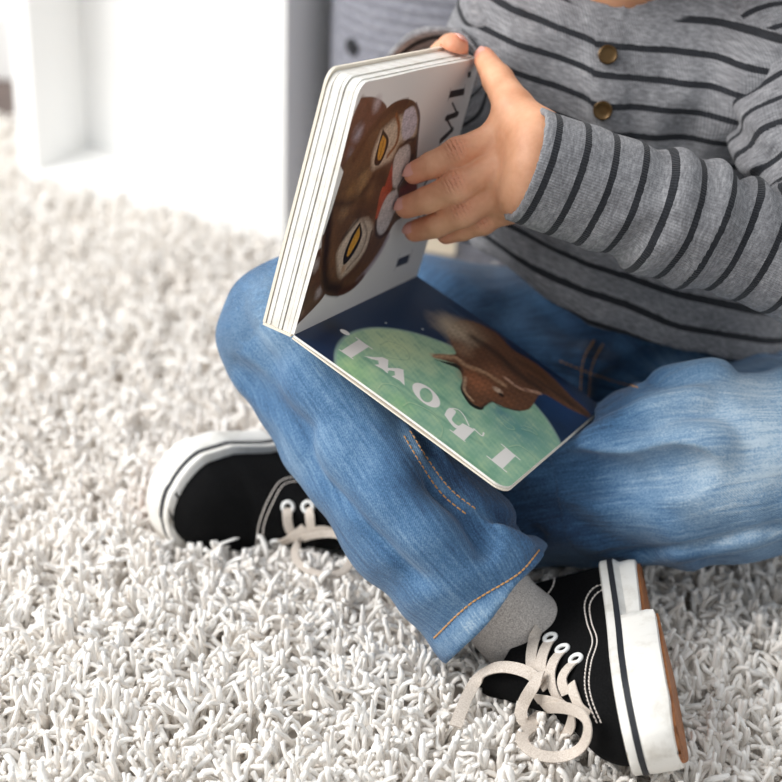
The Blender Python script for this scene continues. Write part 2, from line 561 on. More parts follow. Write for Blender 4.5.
if h: mk('button', *disc_on(h[0], h[1], .0105, .005), DARKHOLE, bask, label='dark round button')
P, NN = trace([(446, 208), (440, 232), (437, 252)], bt, 8, .003)
if len(P) > 3:
    V, Fc = sweep(P, flat(.04, .004), NN); mk('label_tab', V, Fc, CREAM, bask, label='cream tab')

# ---------------------------------------------------------------- the board book
A, B, Cc, E = K(294, 335, 1.17), K(417, 276, 1.357), K(508, 491, 1.13), K(360, 85, 1.097)
AB, AC, AE = B - A, Cc - A, E - A
WS = np.linalg.norm(AB); WP = .5 * (np.linalg.norm(AC) + np.linalg.norm(AE))
ea = AB / WS
eu = nrm(AE - ea * (AE @ ea)); el = nrm(AC - ea * (AC @ ea))       # outwards along the upper / lower page
nu = nrm(np.cross(ea, eu)); nu = nu if nu @ (CP - A) > 0 else -nu  # facing the reader
nl = nrm(np.cross(ea, el)); nl = nl if nl @ (CP - A) > 0 else -nl
book = thing('board_book', A - nl * .01, 'open childrens board book with an animal face page, held upright over the crossed legs', 'book')

class Page:
    """paints a picture, point by point, in centimetres on the page"""
    def __init__(s, o, e1, e2, w, hgt):
        s.o, s.e1, s.e2, s.w, s.h = o, e1, e2, w, hgt
        s.n = np.cross(e1, e2)
    def uv(s, pix):
        out = []
        for x, y in np.atleast_2d(np.asarray(pix, float)):
            r = ray(x, y); t = ((s.o - CP) @ s.n) / (r @ s.n)
            p = CP + t * r - s.o
            out.append((p @ s.e1 * 100, p @ s.e2 * 100))
        return np.array(out)
    def start(s, U, W, col): s.U, s.W = U, W; s.c = np.tile(np.array(s2l(col)), (len(U), 1))
    def lay(s, a, col):
        a = np.clip(a, 0, 1)[:, None]; s.c = s.c * (1 - a) + np.array(s2l(col)) * a
    def dist_poly(s, Q):
        d = np.full(len(s.U), 1e9); inside = np.zeros(len(s.U), bool)
        for i in range(len(Q)):
            (x0, y0), (x1, y1) = Q[i - 1], Q[i]
            ex, ey = x1 - x0, y1 - y0; wx, wy = s.U - x0, s.W - y0
            t = np.clip((wx * ex + wy * ey) / (ex * ex + ey * ey + 1e-12), 0, 1)
            d = np.minimum(d, (wx - t * ex) ** 2 + (wy - t * ey) ** 2)
            c = ((y0 > s.W) != (y1 > s.W)); xi = x0 + (s.W - y0) / ((y1 - y0) if y1 != y0 else 1e-12) * ex
            inside ^= c & (s.U < xi)
        return np.where(inside, -1, 1) * np.sqrt(d)
    def poly(s, pix, col, soft=.03, al=1., wob=0., rnd=True):
        Q = s.uv(pix)
        if rnd and len(Q) > 4: Q = smooth_line(np.vstack([Q, Q[:1]]), 90)[:-1]
        d = s.dist_poly(Q)
        if wob: d = d + wob * s.tex
        s.lay(al * (.5 - d / (2 * soft)), col)
    def stroke(s, pix, w, col, soft=.05, al=1.):
        Q = s.uv(pix); Q = smooth_line(Q, 40) if len(Q) > 2 else smooth_line(Q, 6)
        d = np.full(len(s.U), 1e9)
        for i in range(len(Q) - 1):
            (x0, y0), (x1, y1) = Q[i], Q[i + 1]
            ex, ey = x1 - x0, y1 - y0; wx, wy = s.U - x0, s.W - y0
            t = np.clip((wx * ex + wy * ey) / (ex * ex + ey * ey + 1e-12), 0, 1)
            d = np.minimum(d, (wx - t * ex) ** 2 + (wy - t * ey) ** 2)
        s.lay(al * (.5 - (np.sqrt(d) - w / 2) / (2 * soft)), col)
    def blob(s, c, r, col, al=1., soft=.5):
        q = s.uv([c])[0]
        d = np.sqrt((s.U - q[0]) ** 2 + (s.W - q[1]) ** 2) / r + .12 * s.tex
        s.lay(al * np.clip((1 - d) / soft, 0, 1), col)

def art_cougar(p):
    a = lambda l: [(290 + x / 5.586, 80 + y / 5.586) for x, y in l]
    b = lambda l: [(285 + x / 5.586, 190 + y / 5.586) for x, y in l]
    p.start(p.U, p.W, (224, 219, 215))
    p.blob((455, 140), 6, (206, 199, 198), .5, 1.)
    ear1 = a([(395, 98), (430, 92), (470, 95), (515, 120), (535, 160), (510, 225), (470, 300), (370, 380), (310, 470), (262, 520), (300, 360), (345, 210)])
    p.poly(ear1, (98, 62, 48), .06)
    for c, r, k in ((a([(480, 130)])[0], .9, (176, 160, 162)), (a([(372, 290)])[0], 1.0, (158, 146, 152)), (a([(330, 400)])[0], .7, (120, 104, 104))): p.blob(c, r, k, .85, .8)
    p.stroke(a([(400, 100), (440, 150), (400, 230), (350, 300)]), .35, (84, 46, 32), .2, .7)
    ear2 = b([(195, 315), (150, 375), (110, 500), (45, 760), (75, 745), (215, 590), (205, 520), (195, 400)])
    p.poly(ear2, (88, 54, 36), .05)
    for c, r, k in ((b([(165, 420)])[0], .8, (170, 156, 152)), (b([(185, 570)])[0], .8, (168, 152, 150)), (b([(90, 690)])[0], .5, (140, 110, 92))): p.blob(c, r, k, .85, .8)
    p.stroke(b([(140, 460), (110, 600), (75, 720)]), .3, (60, 34, 20), .15, .7)
    head = a([(430, 275), (480, 215), (525, 165), (580, 122), (650, 106), (700, 125), (722, 190), (716, 290), (705, 400), (690, 560)]) + \
        b([(670, 120), (600, 190), (550, 300), (490, 400), (420, 510), (350, 570), (280, 592), (215, 575), (188, 500), (186, 420), (195, 330), (200, 260), (240, 100)]) + \
        a([(215, 760), (260, 590), (300, 470), (360, 380)])
    p.poly(head, (98, 66, 42), .05)
    p.blob(a([(400, 560)])[0], 1.5, (150, 116, 78), .8, .9)
    p.blob(a([(330, 620)])[0], 1.0, (134, 98, 60), .7, .9)
    p.blob(b([(320, 120)])[0], 1.1, (142, 108, 78), .7, .9)
    # pale mask round the far eye
    p.poly(a([(500, 285), (570, 225), (640, 190), (690, 160), (708, 230), (690, 320), (610, 350), (560, 440), (490, 480), (450, 490), (455, 400)]), (190, 168, 146), .3)
    p.poly(a([(640, 170), (690, 150), (708, 230), (680, 310), (630, 330), (622, 250)]), (190, 178, 184), .1)
    p.stroke(a([(590, 190), (605, 260), (590, 350), (540, 420)]), .38, (136, 84, 44), .12)
    p.stroke(a([(350, 440), (430, 300), (520, 195), (600, 140), (650, 125)]), .62, (84, 50, 30), .16)
    p.stroke(a([(705, 130), (722, 200), (712, 300), (700, 380)]), .2, (110, 92, 94), .08)
    p.stroke(a([(430, 470), (400, 500), (380, 520)]), .4, (58, 36, 22), .25, .7)
    p.stroke(a([(560, 470), (640, 350), (690, 330)]), .3, (70, 44, 30), .12)
    # far eye
    p.poly(a([(512, 270), (545, 330), (525, 410), (490, 470), (462, 460), (485, 360)]), (34, 22, 16), .05)
    p.poly(a([(512, 305), (530, 335), (517, 400), (494, 445), (480, 428), (492, 360)]), (196, 136, 42), .05)
    p.stroke(a([(518, 330), (500, 400), (490, 430)]), .1, (120, 70, 20), .06)
    # nose, mouth and muzzle
    p.poly(a([(400, 600), (470, 520), (540, 480), (520, 620), (470, 740), (420, 790), (350, 760)]), (74, 48, 32), .4, .9)
    p.blob(a([(440, 630)])[0], 1.0, (120, 84, 54), .7, .9)
    p.stroke(a([(240, 690), (330, 680), (400, 620), (460, 530)]), .4, (42, 24, 14), .25, .8)
    p.poly(a([(565, 462), (572, 560), (545, 650), (500, 745), (470, 775), (490, 690), (530, 570)]), (162, 66, 44), .06)
    p.poly(b([(575, 0), (545, 60), (505, 150), (515, 60), (540, -20)]), (168, 72, 48), .06)
    p.poly(a([(605, 385), (655, 360), (668, 400), (650, 500), (605, 590), (570, 590), (568, 500), (580, 430)]), (196, 184, 178), .12)
    p.poly(a([(590, 605), (600, 660), (585, 720), (540, 800), (480, 830), (500, 740), (545, 650)]), (204, 196, 192), .1)
    p.poly(b([(600, 0), (618, 40), (600, 130), (560, 220), (520, 250), (505, 190), (530, 100), (565, 30)]), (188, 178, 176), .12)
    p.stroke(a([(600, 590), (640, 520), (680, 420)]), .3, (60, 30, 24), .1)
    p.poly(a([(610, 600), (660, 560), (690, 520), (700, 620), (640, 680), (600, 660)]), (124, 44, 34), .1)
    p.stroke(b([(500, 170), (505, 240), (530, 260), (570, 230)]), .25, (50, 32, 26), .12)
    # near eye
    p.poly(b([(455, 155), (485, 215), (440, 340), (340, 465), (300, 480), (284, 400), (290, 330), (370, 190), (410, 165)]), (192, 170, 150), .28)
    p.blob(b([(320, 440)])[0], .6, (170, 126, 92), .8, .9)
    p.poly(b([(412, 175), (422, 250), (385, 340), (325, 415), (322, 360), (365, 250)]), (28, 20, 18), .05)
    p.poly(b([(408, 200), (406, 262), (352, 362), (340, 350), (372, 265)]), (202, 144, 48), .05)
    p.stroke(b([(380, 235), (372, 262)]), .1, (30, 26, 40), .04)
    p.stroke(b([(430, 170), (450, 240), (420, 340), (340, 440)]), .22, (70, 44, 32), .12, .6)
    p.stroke(b([(570, 260), (530, 340), (470, 430), (400, 510)]), .5, (170, 154, 160), .2)
    p.stroke(b([(480, 230), (450, 340), (390, 440), (320, 500)]), .35, (84, 52, 34), .15)
    p.stroke(b([(240, 120), (225, 300), (215, 420), (230, 530), (300, 555)]), .95, (44, 24, 14), .3)
    p.stroke(b([(275, 150), (262, 300), (262, 420)]), .3, (108, 72, 46), .25, .8)
    p.stroke(b([(300, 570), (370, 540), (430, 480)]), .5, (74, 40, 24), .2)
    p.stroke(b([(310, 270), (360, 210), (400, 160)]), .35, (40, 24, 16), .2, .8)
    fur = sines(p.U * .5, p.W * 1.1, 0 * p.U, .2, 78, 7) + .6 * sines(p.U, p.W, 0 * p.U, .7, 79, 6)
    am = np.clip(.5 - p.dist_poly(p.uv(head)) / .1, 0, 1) + np.clip(.5 - p.dist_poly(p.uv(ear1)) / .1, 0, 1) + np.clip(.5 - p.dist_poly(p.uv(ear2)) / .1, 0, 1)
    p.c = np.clip(p.c * (1 + (.32 * fur * np.minimum(am, 1))[:, None]), .002, 1)
    # worn white edge of the page
    p.poly(a([(270, 468), (290, 510), (250, 640), (215, 750), (180, 860), (130, 880), (200, 640)]) , (240, 236, 230), .03, rnd=False)
    # printed words beside the face
    D = (46, 34, 30)
    q = lambda l: [(380 + x / 3.475, 60 + y / 3.475) for x, y in l]
    p.poly(q([(303, 40), (314, 38), (312, 58), (301, 61)]), D, .02, rnd=False)
    p.poly(q([(242, 106), (291, 96), (287, 120), (236, 131)]), D, .02, rnd=False)
    p.stroke(q([(292, 84), (286, 128)]), .06, D, .02); p.stroke(q([(243, 96), (232, 142)]), .06, D, .02)
    [p.stroke(q(l_), w_, D, .02) for l_, w_ in (([(247, 148), (264, 186)], .2), ([(264, 186), (226, 200)], .5), ([(226, 200), (246, 240)], .2), ([(246, 240), (206, 278)], .5))]
    p.stroke(q([(200, 300), (196, 345), (165, 350)]), .3, D, .02); p.stroke(q([(170, 395), (150, 430)]), .3, D, .02)
    p.stroke(q([(160, 440), (135, 480), (150, 540)]), .3, D, .02); p.stroke(q([(130, 545), (110, 575)]), .3, D, .02)
    p.poly(q([(62, 690), (102, 673), (94, 704), (54, 720)]), (60, 58, 66), .02, rnd=False)
    p.stroke(q([(111, 655), (98, 705)]), .05, (90, 88, 96), .02); p.stroke(q([(66, 672), (49, 733)]), .05, (90, 88, 96), .02)
    p.stroke(q([(300, 165), (262, 265)]), .05, (150, 146, 146), .03, .6)

def art_moon(p):
    c = lambda l: [(320 + x / 5.586, 280 + y / 5.586) for x, y in l]
    e = lambda l: [(420 + x / 4.344, 300 + y / 4.344) for x, y in l]
    g = lambda l: [(330 + x / 3.724, 380 + y / 3.724) for x, y in l]
    p.start(p.U, p.W, (14, 38, 64))
    p.blob((440, 300), 4.5, (20, 58, 94), .7, 1.); p.blob((560, 400), 4, (26, 66, 116), .8, 1.); p.blob((330, 325), 2, (18, 30, 42), .8, 1.)
    t = p.uv([(335, 362), (374, 328.5), (560, 441)])
    (x1, y1), (x2, y2), (x3, y3) = t
    d = 2 * (x1 * (y2 - y3) + x2 * (y3 - y1) + x3 * (y1 - y2))
    ux = ((x1 ** 2 + y1 ** 2) * (y2 - y3) + (x2 ** 2 + y2 ** 2) * (y3 - y1) + (x3 ** 2 + y3 ** 2) * (y1 - y2)) / d
    uy = ((x1 ** 2 + y1 ** 2) * (x3 - x2) + (x2 ** 2 + y2 ** 2) * (x1 - x3) + (x3 ** 2 + y3 ** 2) * (x2 - x1)) / d
    r = math.hypot(x1 - ux, y1 - uy); rr = np.hypot(p.U - ux, p.W - uy)
    moon = np.clip(.5 - (rr - r) / .3, 0, 1)
    p.lay(moon, (146, 184, 156))
    bk = p.c.copy()
    p.blob((395, 345), 4.4, (206, 220, 172), .95, 1.); p.blob((350, 370), 3.2, (164, 204, 146), .85, 1.); p.blob((440, 350), 2.5, (176, 202, 166), .7, 1.)
    p.blob((400, 405), 1.8, (150, 196, 142), .8, 1.); p.blob((520, 430), 4, (84, 140, 144), .85, 1.); p.blob((500, 412), 1.2, (66, 120, 136), .7, 1.)
    p.blob((470, 470), 2.5, (116, 170, 130), .7, 1.); p.blob((440, 390), 1.8, (146, 190, 152), .6, 1.)
    p.lay(np.clip(p.tex * .5, 0, .5) * 1., (96, 152, 128)); p.lay(np.clip(-p.tex * .4, 0, .45), (196, 214, 170))
    for l in ([(382, 366), (400, 376), (430, 392), (470, 420)], [(365, 360), (400, 386), (425, 405)], [(440, 440), (470, 462), (495, 480)], [(400, 392), (440, 420), (480, 445)]):
        p.stroke(l, .16, (78, 132, 112), .25, .55)
    for l in (c([(320, 610), (350, 585), (420, 600), (460, 650), (490, 720)]), c([(330, 360), (380, 340), (470, 380), (490, 440), (420, 440), (350, 420), (328, 370)]),
              g([(270, 100), (300, 90), (380, 130), (415, 180), (410, 215)]), e([(385, 640), (430, 635), (490, 675), (500, 700)]), e([(360, 520), (410, 560), (380, 560), (350, 535)]), e([(440, 560), (480, 570), (510, 585), (490, 560), (450, 545)])):
        p.stroke(l, .05, (190, 208, 170), .05, .8); p.stroke([(x + .8, y + 1.4) for x, y in l], .05, (86, 140, 112), .07, .6)
    w = moon[:, None]; dk = np.tile(np.array(s2l((14, 38, 64))), (len(p.U), 1))
    out = np.hypot(p.U - ux, p.W - uy) > r
    base = p.c.copy(); p.start(p.U, p.W, (12, 42, 74))
    p.blob((440, 300), 4.5, (20, 60, 98), .7, 1.); p.blob((565, 405), 4, (26, 68, 120), .8, 1.); p.blob((330, 325), 2, (16, 28, 40), .8, 1.)
    p.c = p.c * (1 - w) + base * w
    p.lay(np.clip(1 - np.abs(rr - r) / .22, 0, 1) * .5, (170, 200, 190))
    for q in (c([(367, 242)]), c([(570, 278)]), c([(562 - 0, 140 - 0)])[:0], e([(10, 130)])):
        for z in q: p.blob(z, .12, (220, 226, 226), 1, .6)
    p.stroke(e([(120, 28), (185, 78)]), .09, (90, 116, 140), .05, .8)
    # howling coyote, dark brown with a pale ruff
    body = e([(112, 140), (160, 96), (232, 100), (330, 150), (400, 222), (480, 268), (560, 330), (650, 418), (740, 500), (700, 500), (640, 472), (560, 425), (520, 410), (480, 470), (420, 482), (350, 462), (310, 442), (268, 470), (220, 450), (185, 395), (192, 340), (170, 290), (110, 268), (50, 250), (70, 238), (150, 240), (132, 190)])
    p.poly(e([(62, 262), (112, 282), (165, 305), (182, 345), (174, 395), (215, 462), (266, 482), (270, 450), (200, 390), (200, 300)]), (24, 30, 26), .06)
    p.poly(body, (104, 68, 46), .06, wob=.05)
    p.blob(e([(150, 130)])[0], 2.8, (196, 176, 150), .95, .8); p.blob(e([(215, 135)])[0], 2.2, (164, 134, 106), .7, .9); p.blob(e([(180, 220)])[0], 1.4, (168, 132, 104), .6, .9)
    p.stroke(e([(230, 170), (330, 240), (430, 330), (520, 390)]), .9, (54, 36, 26), .4, .85)
    p.stroke(e([(420, 270), (520, 330), (620, 420), (720, 500)]), .7, (84, 54, 34), .3)
    p.stroke(e([(470, 330), (560, 390), (660, 460)]), .35, (38, 28, 24), .2, .8)
    p.stroke(e([(60, 248), (150, 255), (200, 290), (280, 320), (360, 370)]), .5, (190, 150, 116), .25, .9)
    p.blob(e([(250, 360)])[0], 2.2, (156, 98, 66), .9, .9); p.blob(e([(330, 320)])[0], 1.6, (140, 92, 64), .7, .9); p.stroke(e([(195, 340), (190, 395), (225, 440)]), .2, (196, 164, 134), .15, .8)
    p.stroke(e([(370, 345), (430, 385), (515, 408)]), .4, (186, 146, 122), .14); p.stroke(e([(410, 370), (470, 400)]), .2, (120, 80, 64), .1)
    p.blob(e([(380, 440)])[0], .9, (120, 76, 50), .8, .9)
    p.blob(e([(335, 395)])[0], .55, (206, 178, 154), .9, .7); p.blob(e([(352, 415)])[0], .32, (24, 18, 16), 1, .5)
    p.stroke(e([(265, 470), (310, 445), (350, 465), (430, 482)]), .18, (44, 30, 24), .12, .8)
    fur = sines(p.U * 1.2, p.W * .35, 0 * p.U, .16, 77, 7)
    am = np.clip(.5 - p.dist_poly(p.uv(body)) / .1, 0, 1)
    p.c = p.c * (1 + (.55 * fur * am)[:, None])
    p.c = np.clip(p.c, .002, 1)
    # lettering
    Wc = (236, 231, 226)
    P_ = lambda pix, r=False: p.poly(pix, Wc, .022, rnd=r)
    P_([(505.3, 448.3), (515.3, 456.6), (502.0, 469.6), (490.8, 460.6)])
    p.stroke([(501, 445.3), (519.3, 460.3)], .13, Wc, .03); p.stroke([(486.6, 457.3), (505.9, 472.4)], .13, Wc, .03)
    P_([(461.6, 424.6), (474.0, 431.2), (463.4, 441.8), (451.9, 433.4)]); p.stroke([(473, 430), (481, 437), (483, 434)], .13, Wc, .03); p.stroke([(449.5, 431.5), (464, 442.5)], .12, Wc, .03)
    P_([(443.5, 416.5), (446, 411.5), (449.5, 409.6), (455, 413.5), (451, 421), (457, 427), (462.5, 425.4), (459.5, 429.5), (453, 428.5)], True)
    p.stroke([(449, 409.8), (457, 411), (463, 417), (468, 427)], .11, Wc, .03)
    q = p.uv([(425.3, 396.6), (439.2, 407), (428.7, 389.2)])
    M2 = np.linalg.inv(np.array([q[1] - q[0], q[2] - q[0]]).T)
    l = M2 @ np.array([p.U - q[0][0], p.W - q[0][1]])
    ring = np.clip((1 - np.hypot(l[0], l[1])) / .06, 0, 1) * (1 - np.clip((1 - np.hypot(l[0] / .45, l[1] / .8)) / .1, 0, 1))
    p.lay(ring, Wc)
    P_(c([(243, 430), (300, 437), (345, 437), (378, 452), (374, 530), (345, 505), (300, 480), (325, 478), (322, 456), (285, 448)]))
    P_(c([(366, 522), (376, 498), (435, 500), (462, 508), (468, 598), (440, 570), (395, 545), (415, 540), (412, 517), (385, 512)]))
    P_(c([(118, 398), (215, 336), (270, 378), (172, 440)])); p.stroke(c([(200, 326), (288, 390)]), .14, Wc, .03); p.stroke(c([(108, 394), (180, 445)]), .13, Wc, .03)
    q = p.uv(c([(138, 294), (166, 310), (145, 284)])); M2 = np.linalg.inv(np.array([q[1] - q[0], q[2] - q[0]]).T)
    l = M2 @ np.array([p.U - q[0][0], p.W - q[0][1]]); p.lay(np.clip((1 - np.hypot(l[0], l[1])) / .15, 0, 1), Wc)

def page_grid(o, e1, e2, n, w, hgt, th, nn, art, seed):
    """one board page: e1 along the spine, e2 outwards, rounded outer corners, n the printed face"""
    rc = .011
    u = np.linspace(0, 1, nn)
    U, Wv = np.meshgrid(u * w, np.linspace(0, 1, nn) * hgt, indexing='ij')
    # pull the grid inside the rounded corners
    over = np.clip(Wv - (hgt - rc), 0, rc)
    ins = rc - np.sqrt(np.maximum(rc * rc - over ** 2, 0))
    U = ins + (U / w) * (w - 2 * ins)
    bow = .0012 * np.sin(Wv / hgt * math.pi) + .0006 * np.sin(U / w * 9) * (Wv / hgt)
    Pt = o + U[..., None] * e1 + Wv[..., None] * e2 + bow[..., None] * n
    top = Pt.reshape(-1, 3)
    idx = np.arange(nn * nn).reshape(nn, nn)
    Q = np.stack([idx[:-1, :-1], idx[1:, :-1], idx[1:, 1:], idx[:-1, 1:]], -1).reshape(-1, 4)
    rim = np.r_[idx[0, :-1], idx[:-1, -1], idx[-1, :0:-1], idx[:0:-1, 0]]
    b1 = top[rim] - n * th
    nb = len(rim); base = nn * nn
    side = np.stack([rim, np.roll(rim, -1), base + np.roll(np.arange(nb), -1), base + np.arange(nb)], 1)
    V = np.vstack([top, b1])
    cc = len(V); V = np.vstack([V, b1.mean(0)[None]])
    F_ = [list(q) for q in Q] + [list(q) for q in side[:, ::-1]] + [[base + (i + 1) % nb, base + i, cc] for i in range(nb)]
    fm = [0] * len(Q) + [1] * (len(side) + nb)
    p = Page(o, e1, e2, w, hgt)
    p.U, p.W = U.ravel() * 100, Wv.ravel() * 100
    p.tex = sines(p.U * 1., p.W * 1., 0 * p.U, 1.6, seed, 6) + .7 * sines(p.U, p.W, 0 * p.U, .5, seed + 1, 6) + .5 * sines(p.U, p.W, 0 * p.U, .2, seed + 2, 6)
    art(p)
    colr = np.ones((len(V), 4)); colr[:len(top), :3] = p.c
    return V, F_, fm, colr

TH = .0235                                    # thickness of the leaves standing upright
NPG = 7
pt = TH / NPG
V, F_, fm, cl_ = page_grid(A, ea, eu, nu, WS, WP, pt - .0004, 420, art_cougar, 5)
mk('page', V, F_, [PRINT, BOARD], book, attrs={'art': ('FLOAT_COLOR', cl_)}, fmat=fm, label='page with a wild cat face', smooth=False)
def plain_leaf(o, e1, e2, n, w, hgt, th, rc=.011):
    a = np.linspace(0, math.pi / 2, 7)
    out = [(0, 0), (w, 0)] + [(w - rc + rc * math.cos(t), hgt - rc + rc * math.sin(t)) for t in a] + [(rc - rc * math.sin(t), hgt - rc + rc * math.cos(t)) for t in a]
    V = [o + e1 * x + e2 * y + n * z for z in (0, -th) for x, y in out]; k = len(out)
    Fc = [list(range(k)), list(range(2 * k - 1, k - 1, -1))] + [[i, k + i, k + (i + 1) % k, (i + 1) % k] for i in range(k)]
    return np.array(V), Fc
for i in range(1, NPG):
    j = rng.uniform(-.0007, .0007, 2)
    gap = .0006 if i == 3 else .0
    V, Fc = plain_leaf(A - nu * (pt * i + gap) + ea * j[0], ea, eu, nu, WS, WP + j[1], pt - (.0009 if i == 3 else .0003))
    mk('page', V, Fc, BOARD, book, smooth=False)
V, F_, fm, cl_ = page_grid(A, ea, el, nl, WS, WP, .0017, 420, art_moon, 11)
mk('page', V, F_, [PRINT, BOARD], book, attrs={'art': ('FLOAT_COLOR', cl_)}, fmat=fm, label='page with a howling coyote and moon', smooth=False)
c1 = plain_leaf(A - nu * (TH + .0004) - ea * .001, ea, eu, nu, WS + .002, WP + .002, .0022)
c2 = plain_leaf(A - nl * .0019 - ea * .001, ea, el, nl, WS + .0015, WP + .0012, .0011)
sp = sweep([A - ea * .001 - nu * (TH * .5 + .002) - eu * .0012, B + ea * .001 - nu * (TH * .5 + .002) - eu * .0012], [(-TH / 2, -.001), (TH / 2, -.001), (TH / 2, .001), (-TH / 2, .001)], eu)
V, Fc = join([c1, c2, sp]); mk('cover', V, Fc, TAPE, book, smooth=False)

def clear_book(g, m=.0016):
    g.press(A, (ea, eu, nu), (-.002 - m, -.004 - m, -TH - .003 - m), (WS + .002 + m, WP + .002 + m, .0014 + m))
    g.press(A, (ea, el, nl), (-.002 - m, -.004 - m, -.0034 - m), (WS + .002 + m, WP + .002 + m, .0014 + m))
# ---------------------------------------------------------------- the child
person = thing('person', K(600, 400, 1.5) * np.array([1, 1, 0]) + np.array([0, 0, .012]), 'child in striped grey shirt and blue jeans sitting cross-legged with an open book', 'person')

def page_d(px, py):
    r = ray(px, py); return ((A - CP) @ nu) / (r @ nu)
def PH(px, py, off): return K(px, py, page_d(px, py) - off)

# --- joints
SHR, SHL = np.array([.088, 1.352, .425]), np.array([.292, 1.335, .44])
ELR, WRR = K(480, 190, 1.48), K(438, 84, 1.35)
ELL, WRL = K(830, 272, 1.235), K(543, 166, 1.197)
NECK = np.array([.172, 1.365, .47])
HC = np.array([.160, 1.325, .610])                      # middle of the head
fz = nrm([-.28, -.80, -.52]); fx = nrm(np.cross([0, 0, 1], -fz)); fx = -fx if fx[0] < 0 else fx
fy = nrm(np.cross(fz, fx)); fy = fy if fy[2] > 0 else -fy
HM = np.array([fx, fy, fz])                             # rows: head right, up, face direction
hp = lambda x, y, z: HC + fx * x + fy * y + fz * z

# --- body: head, neck, trunk, arms and both hands in one skin
g = Grid((-.02, 1.0, .10), (.40, 1.50, .76), .0015)
g.ell(HC + fy * .012 - fz * .012, (.080, .098, .098), HM)
g.ell(hp(0, -.045, .030), (.058, .062, .062), HM, k=.035)
g.ell(hp(0, -.092, .062), (.022, .018, .02), HM, k=.03)
for s_ in (-1, 1):
    g.ell(hp(.042 * s_, -.045, .058), (.028, .03, .026), HM, k=.02)
    g.ell(hp(.030 * s_, .002, .088), (.017, .012, .014), HM, k=.014, cut=True)
    g.ell(hp(.030 * s_, .012, .083), (.018, .008, .010), HM, k=.008)
    g.ell(hp(.083 * s_, -.018, -.012), (.010, .028, .020), HM, k=.006)
    g.ell(hp(.090 * s_, -.016, -.008), (.006, .018, .012), HM, k=.006, cut=True)
    g.ell(hp(.008 * s_, -.040, .099), (.007, .006, .007), HM, k=.006)
g.cone(hp(0, .004, .086), hp(0, -.034, .103), .008, .0105, k=.014)
g.ell(hp(0, -.066, .089), (.021, .005, .010), HM, k=.005)
g.ell(hp(0, -.0735, .088), (.018, .006, .010), HM, k=.005)
g.cone(hp(-.018, -.0695, .098), hp(.018, -.0695, .098), .0016, .0016, k=.003, cut=True)
g.cone(HC - fy * .05 - fz * .03, NECK + np.array([0, 0, -.01]), .044, .046, k=.03)
g.cone(NECK - [0, 0, .03], NECK - [0, -.01, .12], .05, .075, k=.04)
g.ell((.18, 1.362, .31), (.090, .062, .13), k=.04)
for S_, E_, W_ in ((SHR, ELR, WRR), (SHL, ELL, WRL)):
    g.cone(S_, E_, .036, .029, k=.03)
    g.cone(E_, W_ + (E_ - W_) * .25, .029, .025, k=.01)
# left hand: its back to the camera, fingers spread flat across the upper page
LH = {
    'index': ([(505, 134, 1.228), (458, 153, 1.219), (432, 165, 1.224), (414, 173, 1.230)], (.0122, .0111, .0101, .0087)),
    'middle': ([(511, 160, 1.222), (457, 187, 1.217), (427, 200, 1.229), (406, 207, 1.240)], (.0124, .0113, .0103, .0089)),
    'ring': ([(510, 187, 1.226), (463, 212, 1.230), (437, 225, 1.243), (415, 231, 1.256)], (.0118, .0109, .0099, .0086)),
    'little': ([(507, 208, 1.238), (483, 222, 1.244), (463, 230, 1.252), (446, 235, 1.260)], (.0102, .0092, .0084, .0073)),
}
TIPS = []
dors = nrm(-fwd * .86 + UP * .32 - RT * .22)
CARP = [K(538, 140, 1.200), K(536, 160, 1.196), K(533, 180, 1.198), K(528, 197, 1.206)]
for (nm, (pp, rr)), cp_ in zip(LH.items(), CARP):
    pts = [K(*q) for q in pp]
    g.cone(cp_, pts[0], .0178, rr[0] * 1.08, k=.011)
    for i in range(3): g.cone(pts[i], pts[i + 1], rr[i], rr[i + 1], k=.002)
    g.ell(pts[1], (rr[1] * 1.05,) * 3, k=.004)
    g.ell(pts[0] + dors * .002, (rr[0] * 1.05,) * 3, k=.010)
    TIPS.append((pts[2], pts[3], rr[3], dors))
for cp_ in CARP: g.cone(.75 * WRL + .25 * ELL, cp_, .019, .0185, k=.012)
th = [K(540, 140, 1.205), K(514, 108, 1.220), K(498, 80, 1.246), K(484, 58, 1.266)]
g.chain(th, (.0185, .0150, .0118, .0088), k=.014, kj=.004)
TIPS.append((th[2], th[3], .0088, nrm(-RT * .5 + UP * .5 - fwd * .4)))
# right hand: behind the leaves, its thumb hooked over their top edge
bo = lambda a_, e_, n_: A + ea * a_ + eu * e_ - nu * (TH + n_)
rt = K(455, 47, 1.262)
thr = [WRR * .7 + K(442, 70, 1.318) * .3, K(447, 58, 1.318), K(452, 50, 1.290), rt]
g.chain(thr, (.019, .0150, .0125, .0105), k=.010, kj=.004)
palm_r = bo(WS * .86, WP * .70, .034)
g.cone(WRR, palm_r, .026, .022, k=.012)
for i, (a0, e0) in enumerate(((.60, .78), (.52, .66), (.50, .54), (.56, .44))):
    k0 = bo(WS * .86, WP * (.80 - .11 * i), .034); q1 = bo(WS * (a0 + .12), WP * e0, .026); q2 = bo(WS * (a0 + .02), WP * (e0 - .01), .017); q3 = bo(WS * (a0 - .06), WP * (e0 - .02), .0092)
    g.cone(WRR * .4 + k0 * .6, k0, .013, .012, k=.012)
    g.chain([k0, q1, q2, q3], (.0112, .0098, .0086, .0072), k=.003)
TIPS.append((thr[2], rt, .0105, nrm(CP - rt + np.array([.25, 0, .35]))))
clear_book(g, .0008)
V, Q = g.mesh(2)
body_V, body_Q = V, Q
flush = np.zeros(len(V)); crease = np.zeros(len(V))
for a_, b_, r_, n_ in TIPS:
    flush = np.maximum(flush, np.exp(-((V - b_) ** 2).sum(1) / (.012 ** 2)))
